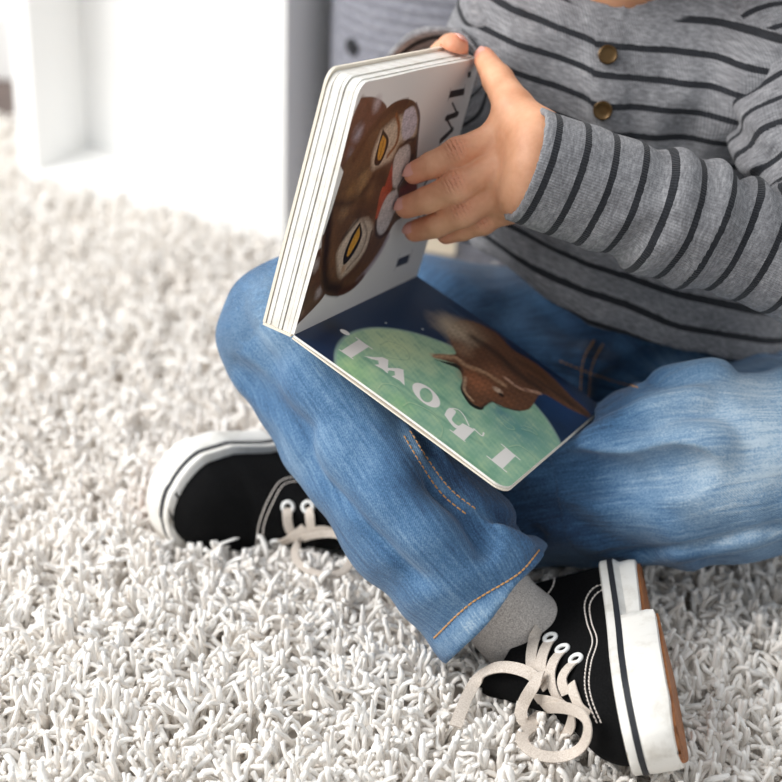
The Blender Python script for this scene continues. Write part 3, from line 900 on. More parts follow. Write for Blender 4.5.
for nm, (pp, rr) in LH.items():
    pts = [K(*q) for q in pp]
    flush = np.maximum(flush, .75 * np.exp(-((V - pts[1] - dors * .009) ** 2).sum(1) / (.008 ** 2)))
    ax_ = nrm(pts[2] - pts[0]); w = (V - pts[1]) @ ax_; near = np.exp(-((V - pts[1] - dors * .010) ** 2).sum(1) / (.008 ** 2))
    crease = np.maximum(crease, near * np.maximum(0, np.cos(w / .0016 * math.pi)) ** 3 * 1.)
body = mk('body', V, Q, SKIN, person, attrs={'flush': ('FLOAT', flush), 'crease': ('FLOAT', crease)})
for a_, b_, r_, n_ in TIPS:                              # fingernails
    t_ = nrm(b_ - a_); n_ = nrm(n_ - t_ * (n_ @ t_)); s_ = np.cross(t_, n_)
    Vn, Fn = [], []
    m_ = 9
    for i in range(m_):
        for j in range(m_):
            u_, v_ = (i / (m_ - 1) * 2 - 1), (j / (m_ - 1) * 2 - 1)
            k_ = math.sqrt(max(0, 1 - .5 * v_ * v_)); l_ = math.sqrt(max(0, 1 - .5 * u_ * u_))
            x_, y_ = u_ * k_ * r_ * .88, v_ * l_ * r_ * .64
            ang = y_ / r_
            Vn.append(b_ + t_ * (x_ + r_ * .10) + (n_ * math.cos(ang) + s_ * math.sin(ang)) * (r_ * 1.015 - max(0, x_) ** 2 / r_ * .42 - max(0, -x_ - r_ * .5) * .25))
    Fn = [[i * m_ + j, (i + 1) * m_ + j, (i + 1) * m_ + j + 1, i * m_ + j + 1] for i in range(m_ - 1) for j in range(m_ - 1)]
    top = np.array(Vn); lo_ = top - n_ * .0008; k = len(top)
    if ((b_ - A) @ nu) < .02 and ((b_ - A) @ nu) > 0:          # nails stop short of the paper
        for q_ in (top, lo_): q_ += np.outer(np.maximum(.0022 - (q_ - A) @ nu, 0), nu)
    rim = [i * m_ for i in range(m_)] + [(m_ - 1) * m_ + j for j in range(1, m_)] + [i * m_ + m_ - 1 for i in range(m_ - 2, -1, -1)] + list(range(m_ - 2, 0, -1))
    Fn += [[rim[i], rim[i - 1], k + rim[i - 1], k + rim[i]] for i in range(len(rim))] + [[k + q for q in f[::-1]] for f in Fn[:(m_ - 1) ** 2]]
    mk('fingernail', np.vstack([top, lo_]), Fn, NAIL, person)
def ball(c, r, m=18, M=None, e=(1, 1, 1)):
    V, Fc = [], []
    for i in range(m + 1):
        t = math.pi * i / m
        for j in range(2 * m):
            a = math.pi * j / m
            v = np.array([math.sin(t) * math.cos(a) * e[0], math.sin(t) * math.sin(a) * e[1], math.cos(t) * e[2]]) * r
            V.append(c + (v @ M if M is not None else v))
    for i in range(m):
        for j in range(2 * m):
            Fc.append([i * 2 * m + j, (i + 1) * 2 * m + j, (i + 1) * 2 * m + (j + 1) % (2 * m), i * 2 * m + (j + 1) % (2 * m)])
    return np.array(V), Fc
for s_ in (-1, 1):
    c_ = hp(.030 * s_, .001, .071)
    eye = mk('eye', *ball(c_, .0122), EYEW, person)
    d_ = nrm(fz - fy * .22)
    mk('iris', *disc_on(c_ + d_ * .0118, d_, .0055, .0012, dome=0), IRIS, eye)
    bw = [hp(s_ * x, y, z) for x, y, z in ((.016, .020, .096), (.030, .025, .091), (.044, .020, .080))]
    mk('eyebrow', *sweep(smooth_line(bw, 10), circ(.0028, 6, .0016), fy), HAIR, person)
# hair
g = Grid(HC - .15, HC + .15, .0025)
g.ell(HC + fy * .020 - fz * .016, (.090, .104, .104), HM)
g.ell(hp(0, -.03, -.05), (.076, .07, .06), HM, k=.03)
X, Y, Z = g.grid()
rad_ = (X - HC[0]) * fz[0] + (Y - HC[1]) * fz[1] + (Z - HC[2]) * fz[2]
hy_ = (X - HC[0]) * fy[0] + (Y - HC[1]) * fy[1] + (Z - HC[2]) * fy[2]
hx_ = (X - HC[0]) * fx[0] + (Y - HC[1]) * fx[1] + (Z - HC[2]) * fx[2]
g.a += .003 * np.sin(np.arctan2(hx_, rad_) * 26 + 6 * np.sin(hy_ * 40)) + .0015 * sines(X, Y, Z, .02, 3)
g.a = np.maximum(g.a, -np.maximum(np.maximum(-(rad_ - .012 - .3 * np.maximum(hy_ - .02, 0)), hy_ - .048 - .004 * np.sin(hx_ * 260)), -1))
g.a = np.maximum(g.a, -(hy_ + .085 + .25 * np.minimum(rad_, 0) * 0))
V, Q = g.mesh(2); mk('hair', V, Q, HAIR, person)

# --- jeans
knR, mdR, hmR = K(295, 334, 1.30), K(412, 512, 1.232), K(492, 600, 1.228)
hpR, hpL = K(525, 352, 1.52), K(668, 400, 1.53)
knL, mdL, m2L, anL = K(818, 455, 1.27), K(700, 470, 1.285), K(580, 486, 1.325), K(400, 522, 1.39)
exR = nrm(hmR - mdR)
g = Grid((-.20, .88, .005), (.47, 1.52, .36), .0025)
g.ell(K(596, 372, 1.50) + np.array([0, .0, -.01]), (.125, .090, .078), k=0)
g.chain([hpR, K(425, 338, 1.475), K(340, 350, 1.43), knR], (.078, .070, .058, .060), k=.035, kj=.02)
g.chain([hpL, K(735, 428, 1.43), knL], (.072, .066, .069), k=.035, kj=.02)
g.ell(K(690, 362, 1.50), (.09, .07, .06), k=.03)
g.cone(knL, mdL, .070, .076, k=.012)
g.cone(mdL, m2L, .076, .064, k=.01)
g.cone(m2L, anL, .064, .050, k=.01)
hem_end = hmR + exR * .03
g2 = Grid((-.20, .88, .005), (.47, 1.52, .36), .0025)
g2.cone(knR, .5 * knR + .5 * mdR, .060, .058, k=.0)
g2.cone(.5 * knR + .5 * mdR, mdR, .058, .057, k=.01)
g2.cone(mdR, hem_end + exR * .05, .057, .060, k=.01)
hemn = nrm(exR + .12 * nrm(K(555, 550, 1.2) - K(435, 655, 1.2)))
g2.plane(hmR + exR * .004, hemn)
g2.cone(hmR - exR * .012, hem_end + exR * .06, .045, .053, k=0, cut=True)
X, Y, Z = g.grid()
g.a = np.minimum(g.a, g2.a) - np.maximum(.010 - np.abs(g.a - g2.a), 0) ** 2 / .04
g.a += .0035 * sines(X, Y, Z, .12, 21) + .0022 * sines(X, Y, Z, .05, 22)
# creases
def band(p, d, wl, r, seed, amp):
    q = (X - p[0]) * d[0] + (Y - p[1]) * d[1] + (Z - p[2]) * d[2]
    w = np.exp(-((X - p[0]) ** 2 + (Y - p[1]) ** 2 + (Z - p[2]) ** 2) / r ** 2)
    g.a += (amp * w * np.sin(q * 2 * math.pi / wl + 1.6 * sines(X, Y, Z, .09, seed, 4))).astype(np.float32)
band(K(300, 380, 1.2), nrm([.6, .5, .5]), .045, .10, 31, .0035)
band(K(640, 330, 1.40), nrm([.3, .3, .9]), .034, .09, 32, .006)
band(K(560, 470, 1.28), nrm([.2, .2, 1]), .040, .10, 33, .004)
band(K(700, 560, 1.25), nrm([1, .1, .3]), .060, .08, 34, .003)
band(K(480, 560, 1.18), nrm([-.5, .5, .7]), .05, .08, 35, .0028)
band(K(760, 400, 1.2), nrm([.5, .2, .8]), .05, .09, 36, .003)
clear_book(g)
V0, Q0 = g.mesh(1)
t0 = bvh(V0, Q0)
def furrow(pix, r, depth, up=False, k=.006, n=24):
    P, Nn = drop_jumps(*trace(pix, t0, n), .03)
    P = P + Nn * ((-r + depth) if up else (r - depth))
    for i in range(len(P) - 1): g.cone(P[i], P[i + 1], r, r, k=k, cut=not up)
furrow([(404, 428), (424, 462), (446, 491), (474, 514), (530, 545)], .007, .0040, up=True, k=.004)
furrow([(415, 424), (436, 458), (458, 485), (490, 512), (540, 536)], .005, .0045)
furrow([(434, 638), (470, 604), (518, 574), (540, 549)], .003, .0010, k=.003)
furrow([(600, 556), (648, 553), (700, 546), (745, 536), (781, 527)], .004, .0022)
furrow([(600, 565), (648, 560), (700, 553), (745, 543), (781, 534)], .006, .0020, up=True)
furrow([(560, 360), (590, 372), (620, 382), (645, 388)], .004, .002, up=True)
furrow([(650, 382), (680, 378), (720, 372)], .009, .006, up=True, k=.01)
furrow([(590, 440), (620, 425), (660, 408), (700, 400)], .008, .004, up=True, k=.012)
furrow([(600, 400), (640, 372), (690, 362)], .010, .008, k=.012)
furrow([(560, 460), (640, 455), (720, 440)], .012, .004, up=True, k=.014)
furrow([(540, 480), (620, 478), (700, 470)], .010, .003, k=.014)
furrow([(588, 345), (580, 372), (581, 400), (584, 430)], .006, .002, up=True)
furrow([(236, 372), (300, 425), (350, 480), (420, 560)], .010, .004, k=.014)
furrow([(262, 300), (300, 350), (340, 400), (372, 450)], .010, .003, up=True, k=.014)
furrow([(400, 470), (440, 505), (480, 545)], .010, .004, k=.014)
furrow([(330, 440), (390, 500), (450, 560)], .012, .004, up=True, k=.016)
furrow([(300, 372), (350, 410), (395, 470)], .012, .004, up=True, k=.016)
clear_book(g)
V, Q = g.mesh(1)
jt = bvh(V, Q)
segs = [(hpR, knR), (knR, hmR), (hpL, knL), (knL, m2L), (m2L, anL)]
best = np.full(len(V), 9.); uvw = np.zeros((len(V), 3)); off = 0.
for a_, b_ in segs:
    ab = b_ - a_; L = np.linalg.norm(ab); d_ = ab / L
    t = np.clip((V - a_) @ d_, 0, L); q = V - a_ - t[:, None] * d_
    dist = np.linalg.norm(q, axis=1)
    e1 = nrm(np.cross(d_, [0, 0, 1])); e2 = np.cross(d_, e1)
    # seam of the angle away from the camera
    ang = np.arctan2(q @ e1, q @ e2)
    m_ = dist < best; best[m_] = dist[m_]
    uvw[m_] = np.stack([(V - a_) @ d_ + off, ang * .065, np.full(len(V), off)], 1)[m_]
    off += .7
fade_shade = np.full(len(V), .44) + .10 * sines(V[:, 0], V[:, 1], V[:, 2], .06, 91, 6)
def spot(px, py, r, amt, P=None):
    global fade_shade
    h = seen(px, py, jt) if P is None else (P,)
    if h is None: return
    fade_shade = fade_shade + amt * np.exp(-((V - h[0]) ** 2).sum(1) / r ** 2)
for a_ in ((730, 440, .10, .30), (775, 430, .09, .16), (640, 470, .06, .12), (255, 320, .05, .22), (330, 430, .05, .12), (300, 480, .04, .10), (430, 580, .04, .1), (400, 540, .05, .08),  # worn fading, plus leg highlights and crotch and inner-leg shade painted into the denim
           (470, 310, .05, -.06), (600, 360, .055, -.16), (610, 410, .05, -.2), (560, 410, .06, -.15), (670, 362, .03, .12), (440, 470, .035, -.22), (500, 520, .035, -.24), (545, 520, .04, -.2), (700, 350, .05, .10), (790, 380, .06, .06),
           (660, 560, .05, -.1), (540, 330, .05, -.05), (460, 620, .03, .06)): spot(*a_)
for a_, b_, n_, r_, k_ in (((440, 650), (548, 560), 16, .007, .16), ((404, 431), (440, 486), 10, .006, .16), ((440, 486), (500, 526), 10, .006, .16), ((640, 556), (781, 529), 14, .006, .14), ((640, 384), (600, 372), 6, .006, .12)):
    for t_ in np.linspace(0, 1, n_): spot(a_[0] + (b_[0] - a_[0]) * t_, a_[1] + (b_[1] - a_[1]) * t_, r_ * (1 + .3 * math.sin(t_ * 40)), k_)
jeans = mk('jeans', V, Q, DENIM, person, attrs={'leg_uv': ('FLOAT_VECTOR', uvw), 'fade_shade': ('FLOAT', fade_shade)})
sv = dashes([(434, 638), (470, 604), (518, 574), (540, 549)], jt, .0040, .0030, .0007)
mk('hem_stitching', *join(sv), THREAD_O, jeans, label='tan hem stitching')
for l in ([(404, 436), (422, 466), (443, 495), (470, 517)], [(410, 431), (428, 460), (450, 489), (478, 511)], [(594, 340), (583, 362), (580, 400)], [(603, 344), (592, 366), (588, 400)], [(560, 361), (590, 373), (620, 383), (640, 388)]):
    sv = dashes(l, jt, .0046, .003, .0006)
    if sv: mk('seam_stitching', *join(sv), THREAD_O, jeans, label='tan seam stitching')

# --- shirt
def knit_attrs(V, s, v, plain):
    return {'stripe': ('FLOAT', s), 'knit_uv': ('FLOAT_VECTOR', np.stack([s * .024, v, 0 * s], 1)), 'plain': ('FLOAT', plain)}
g = Grid((-.01, 1.12, .06), (.42, 1.52, .56), .0025)
X, Y, Z = g.grid()
zk = np.array([.06, .14, .20, .27, .34, .40, .44, .475, .52])
cx = np.interp(Z, zk, [.196, .196, .198, .196, .190, .186, .182, .174, .172])
cy = np.interp(Z, zk, [1.335, 1.33, 1.332, 1.337, 1.340, 1.345, 1.352, 1.362, 1.37])
ra = np.interp(Z, zk, [.178, .176, .166, .144, .134, .126, .112, .075, .055])
rb = np.interp(Z, zk, [.146, .140, .120, .102, .094, .088, .078, .062, .052])
q = np.sqrt(((X - cx) / ra) ** 2 + ((Y - cy) / rb) ** 2)
g.a = ((q - 1) * np.minimum(ra, rb) * .95).astype(np.float32)
g.cone(SHR - [0, 0, .012], SHR + (ELR - SHR) * .25, .048, .050, k=.05)
g.cone(SHL - [0, 0, .012], SHL + (ELL - SHL) * .25, .048, .050, k=.05)
# open neck and hem
g.cone(NECK + np.array([-.004, -.014, -.028]), NECK + np.array([-.01, -.03, .12]), .050, .075, k=.004, cut=True)
hemL, hemR = K(470, 302, 1.33), K(782, 424, 1.33)
hd = nrm(hemR - hemL)
g.plane(.5 * (hemL + hemR), -np.cross(nrm([0, 1, .16]), hd) if np.cross(nrm([0, 1, .16]), hd)[2] > 0 else np.cross(nrm([0, 1, .16]), hd), k=.004)
def sband(p, d, wl, r, seed, amp):
    q = (X - p[0]) * d[0] + (Y - p[1]) * d[1] + (Z - p[2]) * d[2]
    w = np.exp(-((X - p[0]) ** 2 + (Y - p[1]) ** 2 + (Z - p[2]) ** 2) / r ** 2)
    g.a += (amp * w * np.sin(q * 2 * math.pi / wl + 1.5 * sines(X, Y, Z, .1, seed, 4))).astype(np.float32)
g.a += (.0034 * sines(X, Y, Z, .10, 41) + .0016 * sines(X, Y, Z, .045, 42)).astype(np.float32)
sband(K(600, 290, 1.27), nrm([.30, 0, .95]), .040, .09, 43, .006)
sband(K(500, 250, 1.33), nrm([.5, 0, .85]), .036, .06, 44, .006)
sband(K(650, 150, 1.27), nrm([.7, 0, .7]), .06, .08, 45, .0025)
sband(K(540, 60, 1.27), nrm([.9, 0, .3]), .05, .07, 46, .003)
sband(K(690, 120, 1.27), nrm([.9, 0, -.3]), .045, .05, 47, .005)
# the button placket stands proud of the chest by a fold of cloth
pl = (X - .160 + .06 * (Z - .44))
g.a -= (.0018 * np.clip((.017 - np.abs(pl)) / .002, 0, 1) * np.clip((1.30 - Y) / .01, 0, 1) * np.clip((Z - .20) / .02, 0, 1)).astype(np.float32)
V, Q = g.mesh(1)
st = bvh(V, Q)
x_, z_ = V[:, 0], V[:, 2]
low = np.clip((.34 - z_) / .12, 0, 1)
sl_ = np.where(x_ < .15, .22, .02 + .03) * (1 - low) + .30 * low
hb = seen(603, 110, st)[0]
s_ = (z_ - hb[2] + sl_ * (x_ - hb[0])) / .0218 + .37 + .06 * np.sin(x_ * 60) * low
collar_c = K(640, -75, 1.30)
cdist = np.linalg.norm((V - collar_c) @ np.array([RT, UP]).T, axis=1)
cdist = np.hypot(cdist, .25 * ((V - collar_c) @ fwd))
plain = np.clip((.0815 - cdist) / .002, 0, 1)
shirt = mk('shirt', V, Q, KNIT, person, attrs=knit_attrs(V, s_, x_ + .4 * V[:, 1], plain))
# collar: a folded band round the neck opening
ring = []
for i in range(40):
    a = 2 * math.pi * i / 40
    d_ = np.array([math.cos(a), math.sin(a), 0])
    o_ = NECK + np.array([-.004, -.015, -.010 + .016 * math.sin(a)])
    h_ = st.ray_cast(Vector(o_ + d_ * .2 + np.array([0, 0, .0])), Vector(-d_))
    ring.append(o_ + d_ * .0545)
V, Fc = sweep(ring, flat(.006, .018), [0, 0, 1], closed=True)
Vn = len(V); mk('collar', V, Fc, KNIT, shirt, attrs=knit_attrs(V, np.zeros(Vn), V[:, 0], np.ones(Vn)))
for px, py in ((607.5, 55), (603, 110.5)):
    h = seen(px, py, st)
    if h: mk('button', *disc_on(h[0] + h[1] * .0022, h[1], .0078, .0024, dome=.45), BUTTON, shirt, label='bronze button')

def sleeve(pts, rad, cut_p, cut_n, lo, hi, s_scale, seed, folds, ov=None):
    g = Grid(lo, hi, .0022)
    g.chain(pts, rad, k=.0, kj=.02)
    X, Y, Z = g.grid()
    g.a += (.0022 * sines(X, Y, Z, .07, seed) + .0008 * sines(X, Y, Z, .03, seed + 1)).astype(np.float32)
    for p, d, wl, r, amp in folds:
        d = nrm(d)
        q = (X - p[0]) * d[0] + (Y - p[1]) * d[1] + (Z - p[2]) * d[2]
        w = np.exp(-((X - p[0]) ** 2 + (Y - p[1]) ** 2 + (Z - p[2]) ** 2) / r ** 2)
        g.a += (amp * w * np.sin(q * 2 * math.pi / wl + 1.3 * sines(X, Y, Z, .08, seed + 2, 4))).astype(np.float32)
    g.plane(cut_p, cut_n)
    e = pts[-1] + nrm(cut_n) * .05
    g.cone(cut_p - nrm(cut_n) * .012, e, rad[-1] - .006, rad[-1] - .0035, k=0, cut=True)
    clear_book(g)
    V, Q = g.mesh(1)
    best = np.full(len(V), 9.); s = np.zeros(len(V)); v = np.zeros(len(V)); acc = 0.
    P = smooth_line(pts[::-1], 40)
    for i in range(len(P) - 1):
        ab = P[i + 1] - P[i]; L = np.linalg.norm(ab); d = ab / L
        lo_ = -9 if i == 0 else 0; hi_ = 9 if i == len(P) - 2 else L
        t = np.clip((V - P[i]) @ d, lo_, hi_); q = V - P[i] - t[:, None] * d; D = np.linalg.norm(q, axis=1)
        m_ = D < best; best[m_] = D[m_]; s[m_] = (acc + t)[m_]
        e1 = nrm(np.cross(d, [.1, .3, 1])); e2 = np.cross(d, e1)
        v[m_] = (np.arctan2(q @ e1, q @ e2) * .043)[m_]; acc += L
    base = (cut_p - P[0]) @ nrm(P[1] - P[0])
    return V, Q, (s - base) / s_scale, v
cutL = K(524, 164, 1.19)
axL = nrm(cutL - ELL)
cnL = nrm(axL - .03 * UP)
V, Q, s_, v_ = sleeve([SHL, .5 * SHL + .5 * ELL + np.array([.01, .0, 0]), ELL, .5 * ELL + .5 * cutL, cutL + axL * .02], (.050, .050, .046, .044, .043), cutL, cnL,
                      (.05, 1.0, .20), (.45, 1.45, .54), .0225, 51,
                      [(K(700, 200, 1.2), axL, .034, .05, .0045), (K(640, 250, 1.2), axL * .6 + UP * .5, .035, .045, .003), (K(770, 200, 1.25), axL, .03, .05, .005), (K(720, 130, 1.3), [.2, 0, 1], .034, .06, .005)])
slv = mk('sleeve', V, Q, KNIT, shirt, attrs=knit_attrs(V, s_ + .08, v_, np.zeros(len(V))))
slt = bvh(V, Q)
axR = nrm(WRR - ELR)
cutR = K(434, 74, 1.330)
V, Q, s_, v_ = sleeve([SHR, .5 * SHR + .5 * ELR + np.array([.0, .01, 0]), ELR, .5 * ELR + .5 * cutR, cutR + axR * .02], (.050, .047, .045, .044, .043), cutR + axR * .010, axR,
                      (-.06, 1.1, .12), (.22, 1.55, .54), .0225, 61,
                      [(K(480, 60, 1.33), [.3, 0, 1], .034, .05, .004)])
mk('sleeve', V, Q, KNIT, shirt, attrs=knit_attrs(V, s_ + .08, v_, np.zeros(len(V))))

# --- shoes
def half(t, side):
    W = np.interp(t, [0, .12, .35, .5, .68, .82, .92, 1], [.031, .033, .029, .032, .040, .040, .036, .034] if side > 0 else [.031, .034, .034, .036, .040, .037, .031, .028])
    if t < .15: W = W * math.sqrt(max(0, 1 - ((.15 - t) / .15) ** 2.2))
    if t > .80: W = W * math.sqrt(max(0, 1 - ((t - .80) / .20) ** 2.4))
    return W
def make_shoe(o, ex, ey, ez, L, lab, wide=1.):
    ey = ey * wide
    """o: middle of the heel on the outsole; ey runs to the inner side of the foot"""
    Wd = lambda q: o + np.outer(q[:, 0], ex) + np.outer(q[:, 1], ey) + np.outer(q[:, 2], ez)
    flipf = np.cross(ex, ey) @ ez < 0
    fl = (lambda Fc: [f[::-1] for f in Fc]) if flipf else (lambda Fc: Fc)
    ts = .5 - .5 * np.cos(np.linspace(0, math.pi, 56))
    n = 56
    def outline(grow=0.):
        a = [(t * L + grow * (-1 if t < .03 else 1 if t > .97 else 0), half(t, 1) + grow) for t in ts]
        b = [(t * L, -half(t, -1) - grow) for t in ts[::-1][1:-1]]
        return np.array(a + b)
    # upper
    Vu = []
    m_ = 40; tu = .5 - .5 * np.cos(np.linspace(.30, math.pi - .32, 80))
    for t in tu:
        hh = np.interp(t, [0, .06, .3, .42, .50, .60, .72, .85, .94, 1], [.13, .150, .155, .140, .110, .078, .057, .044, .034, .024])
        e_ = math.sqrt(max(0, 1 - (max(0, t - .86) / .142) ** 2.6)) if t > .86 else 1
        zc = np.interp(t, [0, .08, .22, .36, .46, .5], [.078, .084, .080, .084, .098, .2])
        for j in range(m_ + 1):
            a = math.pi * j / m_
            w = max(0, (half(t, 1) if a < math.pi / 2 else half(t, -1)) - (.0035 if t < .8 else .0035 + .004 * (t - .8) / .2))
            y = w * math.copysign(abs(math.cos(a)) ** .72, math.cos(a))
            z = .020 + min(hh * e_ * math.sin(a) ** .80, zc - .0)
            y *= 1 - .16 * min(1, max(0, z - .035) / .08)
            Vu.append((t * L, y, z))
    nt = len(tu)
    Fu = [[i * (m_ + 1) + j, (i + 1) * (m_ + 1) + j, (i + 1) * (m_ + 1) + j + 1, i * (m_ + 1) + j + 1] for i in range(nt - 1) for j in range(m_)]
    Fu += [[i * (m_ + 1), i * (m_ + 1) + m_, (i + 1) * (m_ + 1) + m_, (i + 1) * (m_ + 1)] for i in range(nt - 1)]
    Fu += [list(range(m_ + 1)), [(nt - 1) * (m_ + 1) + j for j in range(m_ + 1)][::-1]]
    Vu = Wd(np.array(Vu))
    shoe = mk('shoe', Vu, fl(Fu), CANVAS, person, label=lab)
    # sole wall, raised under the arch and heel
    def bot(x):
        t = x / L
        return np.interp(t, [0, .30, .40, .43, .9, 1], [.008, .010, .011, 0, 0, .003])
    def ringf(grow, zf): q = outline(grow); return np.c_[q, [zf(x) for x in q[:, 0]]]
    def strip(rings, capb=False, capt=False):
        k = len(rings[0]); V = np.vstack(rings)
        Fc = [[i * k + j, i * k + (j + 1) % k, (i + 1) * k + (j + 1) % k, (i + 1) * k + j] for i in range(len(rings) - 1) for j in range(k)]
        def cap(off, rev):
            a = list(range(n)); b = [0] + list(range(k - 1, n - 1, -1)) + [n - 1]
            for i in range(n - 1):
                f = [off + a[i], off + a[i + 1], off + b[i + 1], off + b[i]]
                f = list(dict.fromkeys(f))
                if len(f) > 2: Fc.append(f[::-1] if rev else f)
        if capb: cap(0, False)
        if capt: cap((len(rings) - 1) * k, True)
        return V, Fc
    f_ = lambda z: (lambda x: z)
    g_ = lambda x: .0025 if x / L > .41 else -.0035
    def ringg(dg, zf):
        q = outline(0); q2 = outline(1.); dn = q2 - q
        gg = np.array([dg + (.0015 if x / L > .415 else -.004) for x in q[:, 0]])
        return np.c_[q + dn * gg[:, None], [zf(x) for x in q[:, 0]]]
    V, Fc = strip([ringg(-.004, lambda x: bot(x) + .0006), ringg(0., lambda x: bot(x) + .0015), ringg(.0012, lambda x: bot(x) + .006), ringg(.0008, f_(.022)), ringf(.0015, f_(.0265)), ringf(.0010, f_(.0272)), ringf(-.004, f_(.0272))], True, True)
    mk('sole', Wd(V), fl(Fc), RUBBER, shoe, label='white rubber sole')
    V, Fc = strip([ringf(-.004, f_(.0264)), ringf(.0019, f_(.0262)), ringf(.0020, f_(.0306)), ringf(-.004, f_(.0308))], True, True)
    mk('sole_stripe', Wd(V), fl(Fc), BLACK, shoe, label='black stripe round the sole')
    V, Fc = strip([ringf(-.004, f_(.0302)), ringf(.0012, f_(.0301)), ringf(.0011, f_(.0360)), ringf(-.0008, f_(.0372)), ringf(-.014, f_(.0372))], True, True)
    mk('sole_band', Wd(V), fl(Fc), RUBBER, shoe, label='white band along the canvas')
    V, Fc = strip([ringg(-.0055, lambda x: bot(x) - .0012), ringg(-.0045, lambda x: bot(x) - .0012), ringg(-.0040, lambda x: bot(x) + .0012)], True, True)
    mk('outsole', Wd(V), fl(Fc), GUM, shoe, label='brown gum outsole')
    return shoe, bvh(Vu, Fu)
def frame(ex, ez):
    ex = nrm(ex); ez = np.asarray(ez, float); ez = nrm(ez - ex * (ez @ ex)); ey = np.cross(ez, ex)
    return ex, ey, ez
SL = .205
# near shoe (right foot): lies on its outer edge, toe to the camera, sole to the right
ex, ey, ez = frame([-.01, -.99, -.03], [-.93, .05, -.30])
if ey[2] < 0: ey = -ey
toe = K(666, 757, 1.10)
o1 = toe - ex * SL - ez * .012
shoe1, ts1 = make_shoe(o1, ex, ey, ez, SL, 'near black canvas shoe')
fr1 = (ex, ey, ez)
# far shoe (left foot): on its outer edge under the other shin, toe to the left
ex, ey, ez = frame([-.76, -.64, .05], [.55, -.75, .06])
if ey[2] < 0: ey = -ey
toe2 = G(151, 510, .056)
o2 = toe2 - ex * SL - ez * .010
shoe2, ts2 = make_shoe(o2, ex, ey, ez, SL, 'far black canvas shoe', 1.27)
fr2 = (ex, ey, ez)
# sock between the near shoe and the hem
ex, ey, ez = fr1
g = Grid(o1 - .16, o1 + .16, .002)
an = o1 + ex * SL * .32 + ez * .045 - ey * .014
hs_ = seen(548, 640, ts1)
sm_ = (hs_[0] if hs_ else K(548, 640, 1.2)) + nrm(ray(548, 640)) * .046
g.chain([an, sm_, .5 * sm_ + .5 * hmR + np.array([0, 0, -.010]), hmR - exR * .02], (.018, .0245, .028, .037), k=.0, kj=.02)
V, Q = g.mesh(2); mk('sock', V, Q, SOCK, person, label='grey marl sock')
skt = bvh(V, Q)
ex, ey, ez = fr2
an = o2 + ex * SL * .26 + ez * .045
g = Grid(o2 - .16, o2 + .16, .002)
g.chain([an, an + ez * .03, anL], (.030, .033, .036), k=0, kj=.02)
V, Q = g.mesh(2); mk('sock', V, Q, SOCK, person)

c5 = lambda l: [(420 + x / 2.607, 530 + y / 2.607) for x, y in l]
c4 = lambda l: [(130 + x / 3.258, 420 + y / 3.258) for x, y in l]
sv = []
for l in (c5([(500, 140), (455, 150), (430, 190), (435, 240), (450, 290), (436, 340), (430, 400), (440, 450), (465, 510)]),
          c5([(502, 152), (466, 162), (443, 195), (447, 240), (462, 290), (447, 345), (441, 400), (451, 450), (475, 508)]),
          c5([(352, 118), (345, 150), (312, 195), (289, 240), (284, 290)]), c5([(385, 86), (430, 72), (470, 66)])):
    sv = dashes(l, ts1, .0034, .0024, .00055)
    if sv: mk('stitching', *join(sv), THREAD_W, shoe1, label='white stitching')
for l in (c4([(545, 183), (490, 200), (450, 260), (420, 340), (412, 412)]), c4([(552, 198), (500, 212), (465, 270), (437, 340), (430, 417)])):
    sv = dashes(l, ts2, .0034, .0024, .00055)
    if sv: mk('stitching', *join(sv), THREAD_W, shoe2, label='white stitching')
def torus_on(p, n, R, r, m=18, k=8):
    n = nrm(n); e = nrm(np.cross(n, [.3, .2, 1])); f = np.cross(n, e)
    ring = [p + n * r * .4 + (e * math.cos(2 * math.pi * j / m) + f * math.sin(2 * math.pi * j / m)) * R for j in range(m)]
    return sweep(ring, circ(r, k), n, closed=True)
for shoe, t_, pts in ((shoe1, ts1, c5([(312, 252), (340, 283), (372, 312), (407, 338)])), (shoe2, ts2, c4([(515, 283), (580, 283), (475, 400)]))):
    for px, py in pts:
        h = seen(px, py, t_)
        if h: mk('eyelet', *torus_on(h[0], h[1], .0044, .0017), EYELET, shoe)
def lace(paths, trees, shoe, w, rug_z):
    """flat cotton lace; each point is (px, py, lift above what is there)"""
    parts = []
    for path in paths:
        L = smooth_line(np.array(path, float), 44)
        P, Nn = [], []
        for x, y, l in L:
            h = seen(x, y, trees); gp = G(x, y, rug_z)
            if h is None or np.linalg.norm(gp - CP) < np.linalg.norm(h[0] - CP): h = (gp, np.array([0, -.25, .97]))
            P.append(h[0] - nrm(ray(x, y)) * l); Nn.append(h[1])
        P, Nn = np.array(P), np.array(Nn)
        if rug_z > .03:                        # loose ends drop from the shoe to the rug in one even slope
            D = np.linalg.norm(P - CP, axis=1); dr = (P - CP) / D[:, None]
            for _ in range(40): D[1:-1] = np.minimum(.25 * D[:-2] + .5 * D[1:-1] + .25 * D[2:], D[1:-1])
            P = CP + dr * D[:, None]
            for _ in range(20): Nn[1:-1] = .25 * Nn[:-2] + .5 * Nn[1:-1] + .25 * Nn[2:]
        for _ in range(6):
            P[1:-1] = .25 * P[:-2] + .5 * P[1:-1] + .25 * P[2:]; Nn[1:-1] = .25 * Nn[:-2] + .5 * Nn[1:-1] + .25 * Nn[2:]
        parts.append(sweep(P, flat(w, .0010), Nn))
    V, Fc = join(parts)
    return mk('lace', V, Fc, LACE, shoe, label='cream flat lace')
p5 = lambda l: [(420 + x / 2.607, 530 + y / 2.607, z) for x, y, z in l]
p4 = lambda l: [(130 + x / 3.258, 420 + y / 3.258, z) for x, y, z in l]
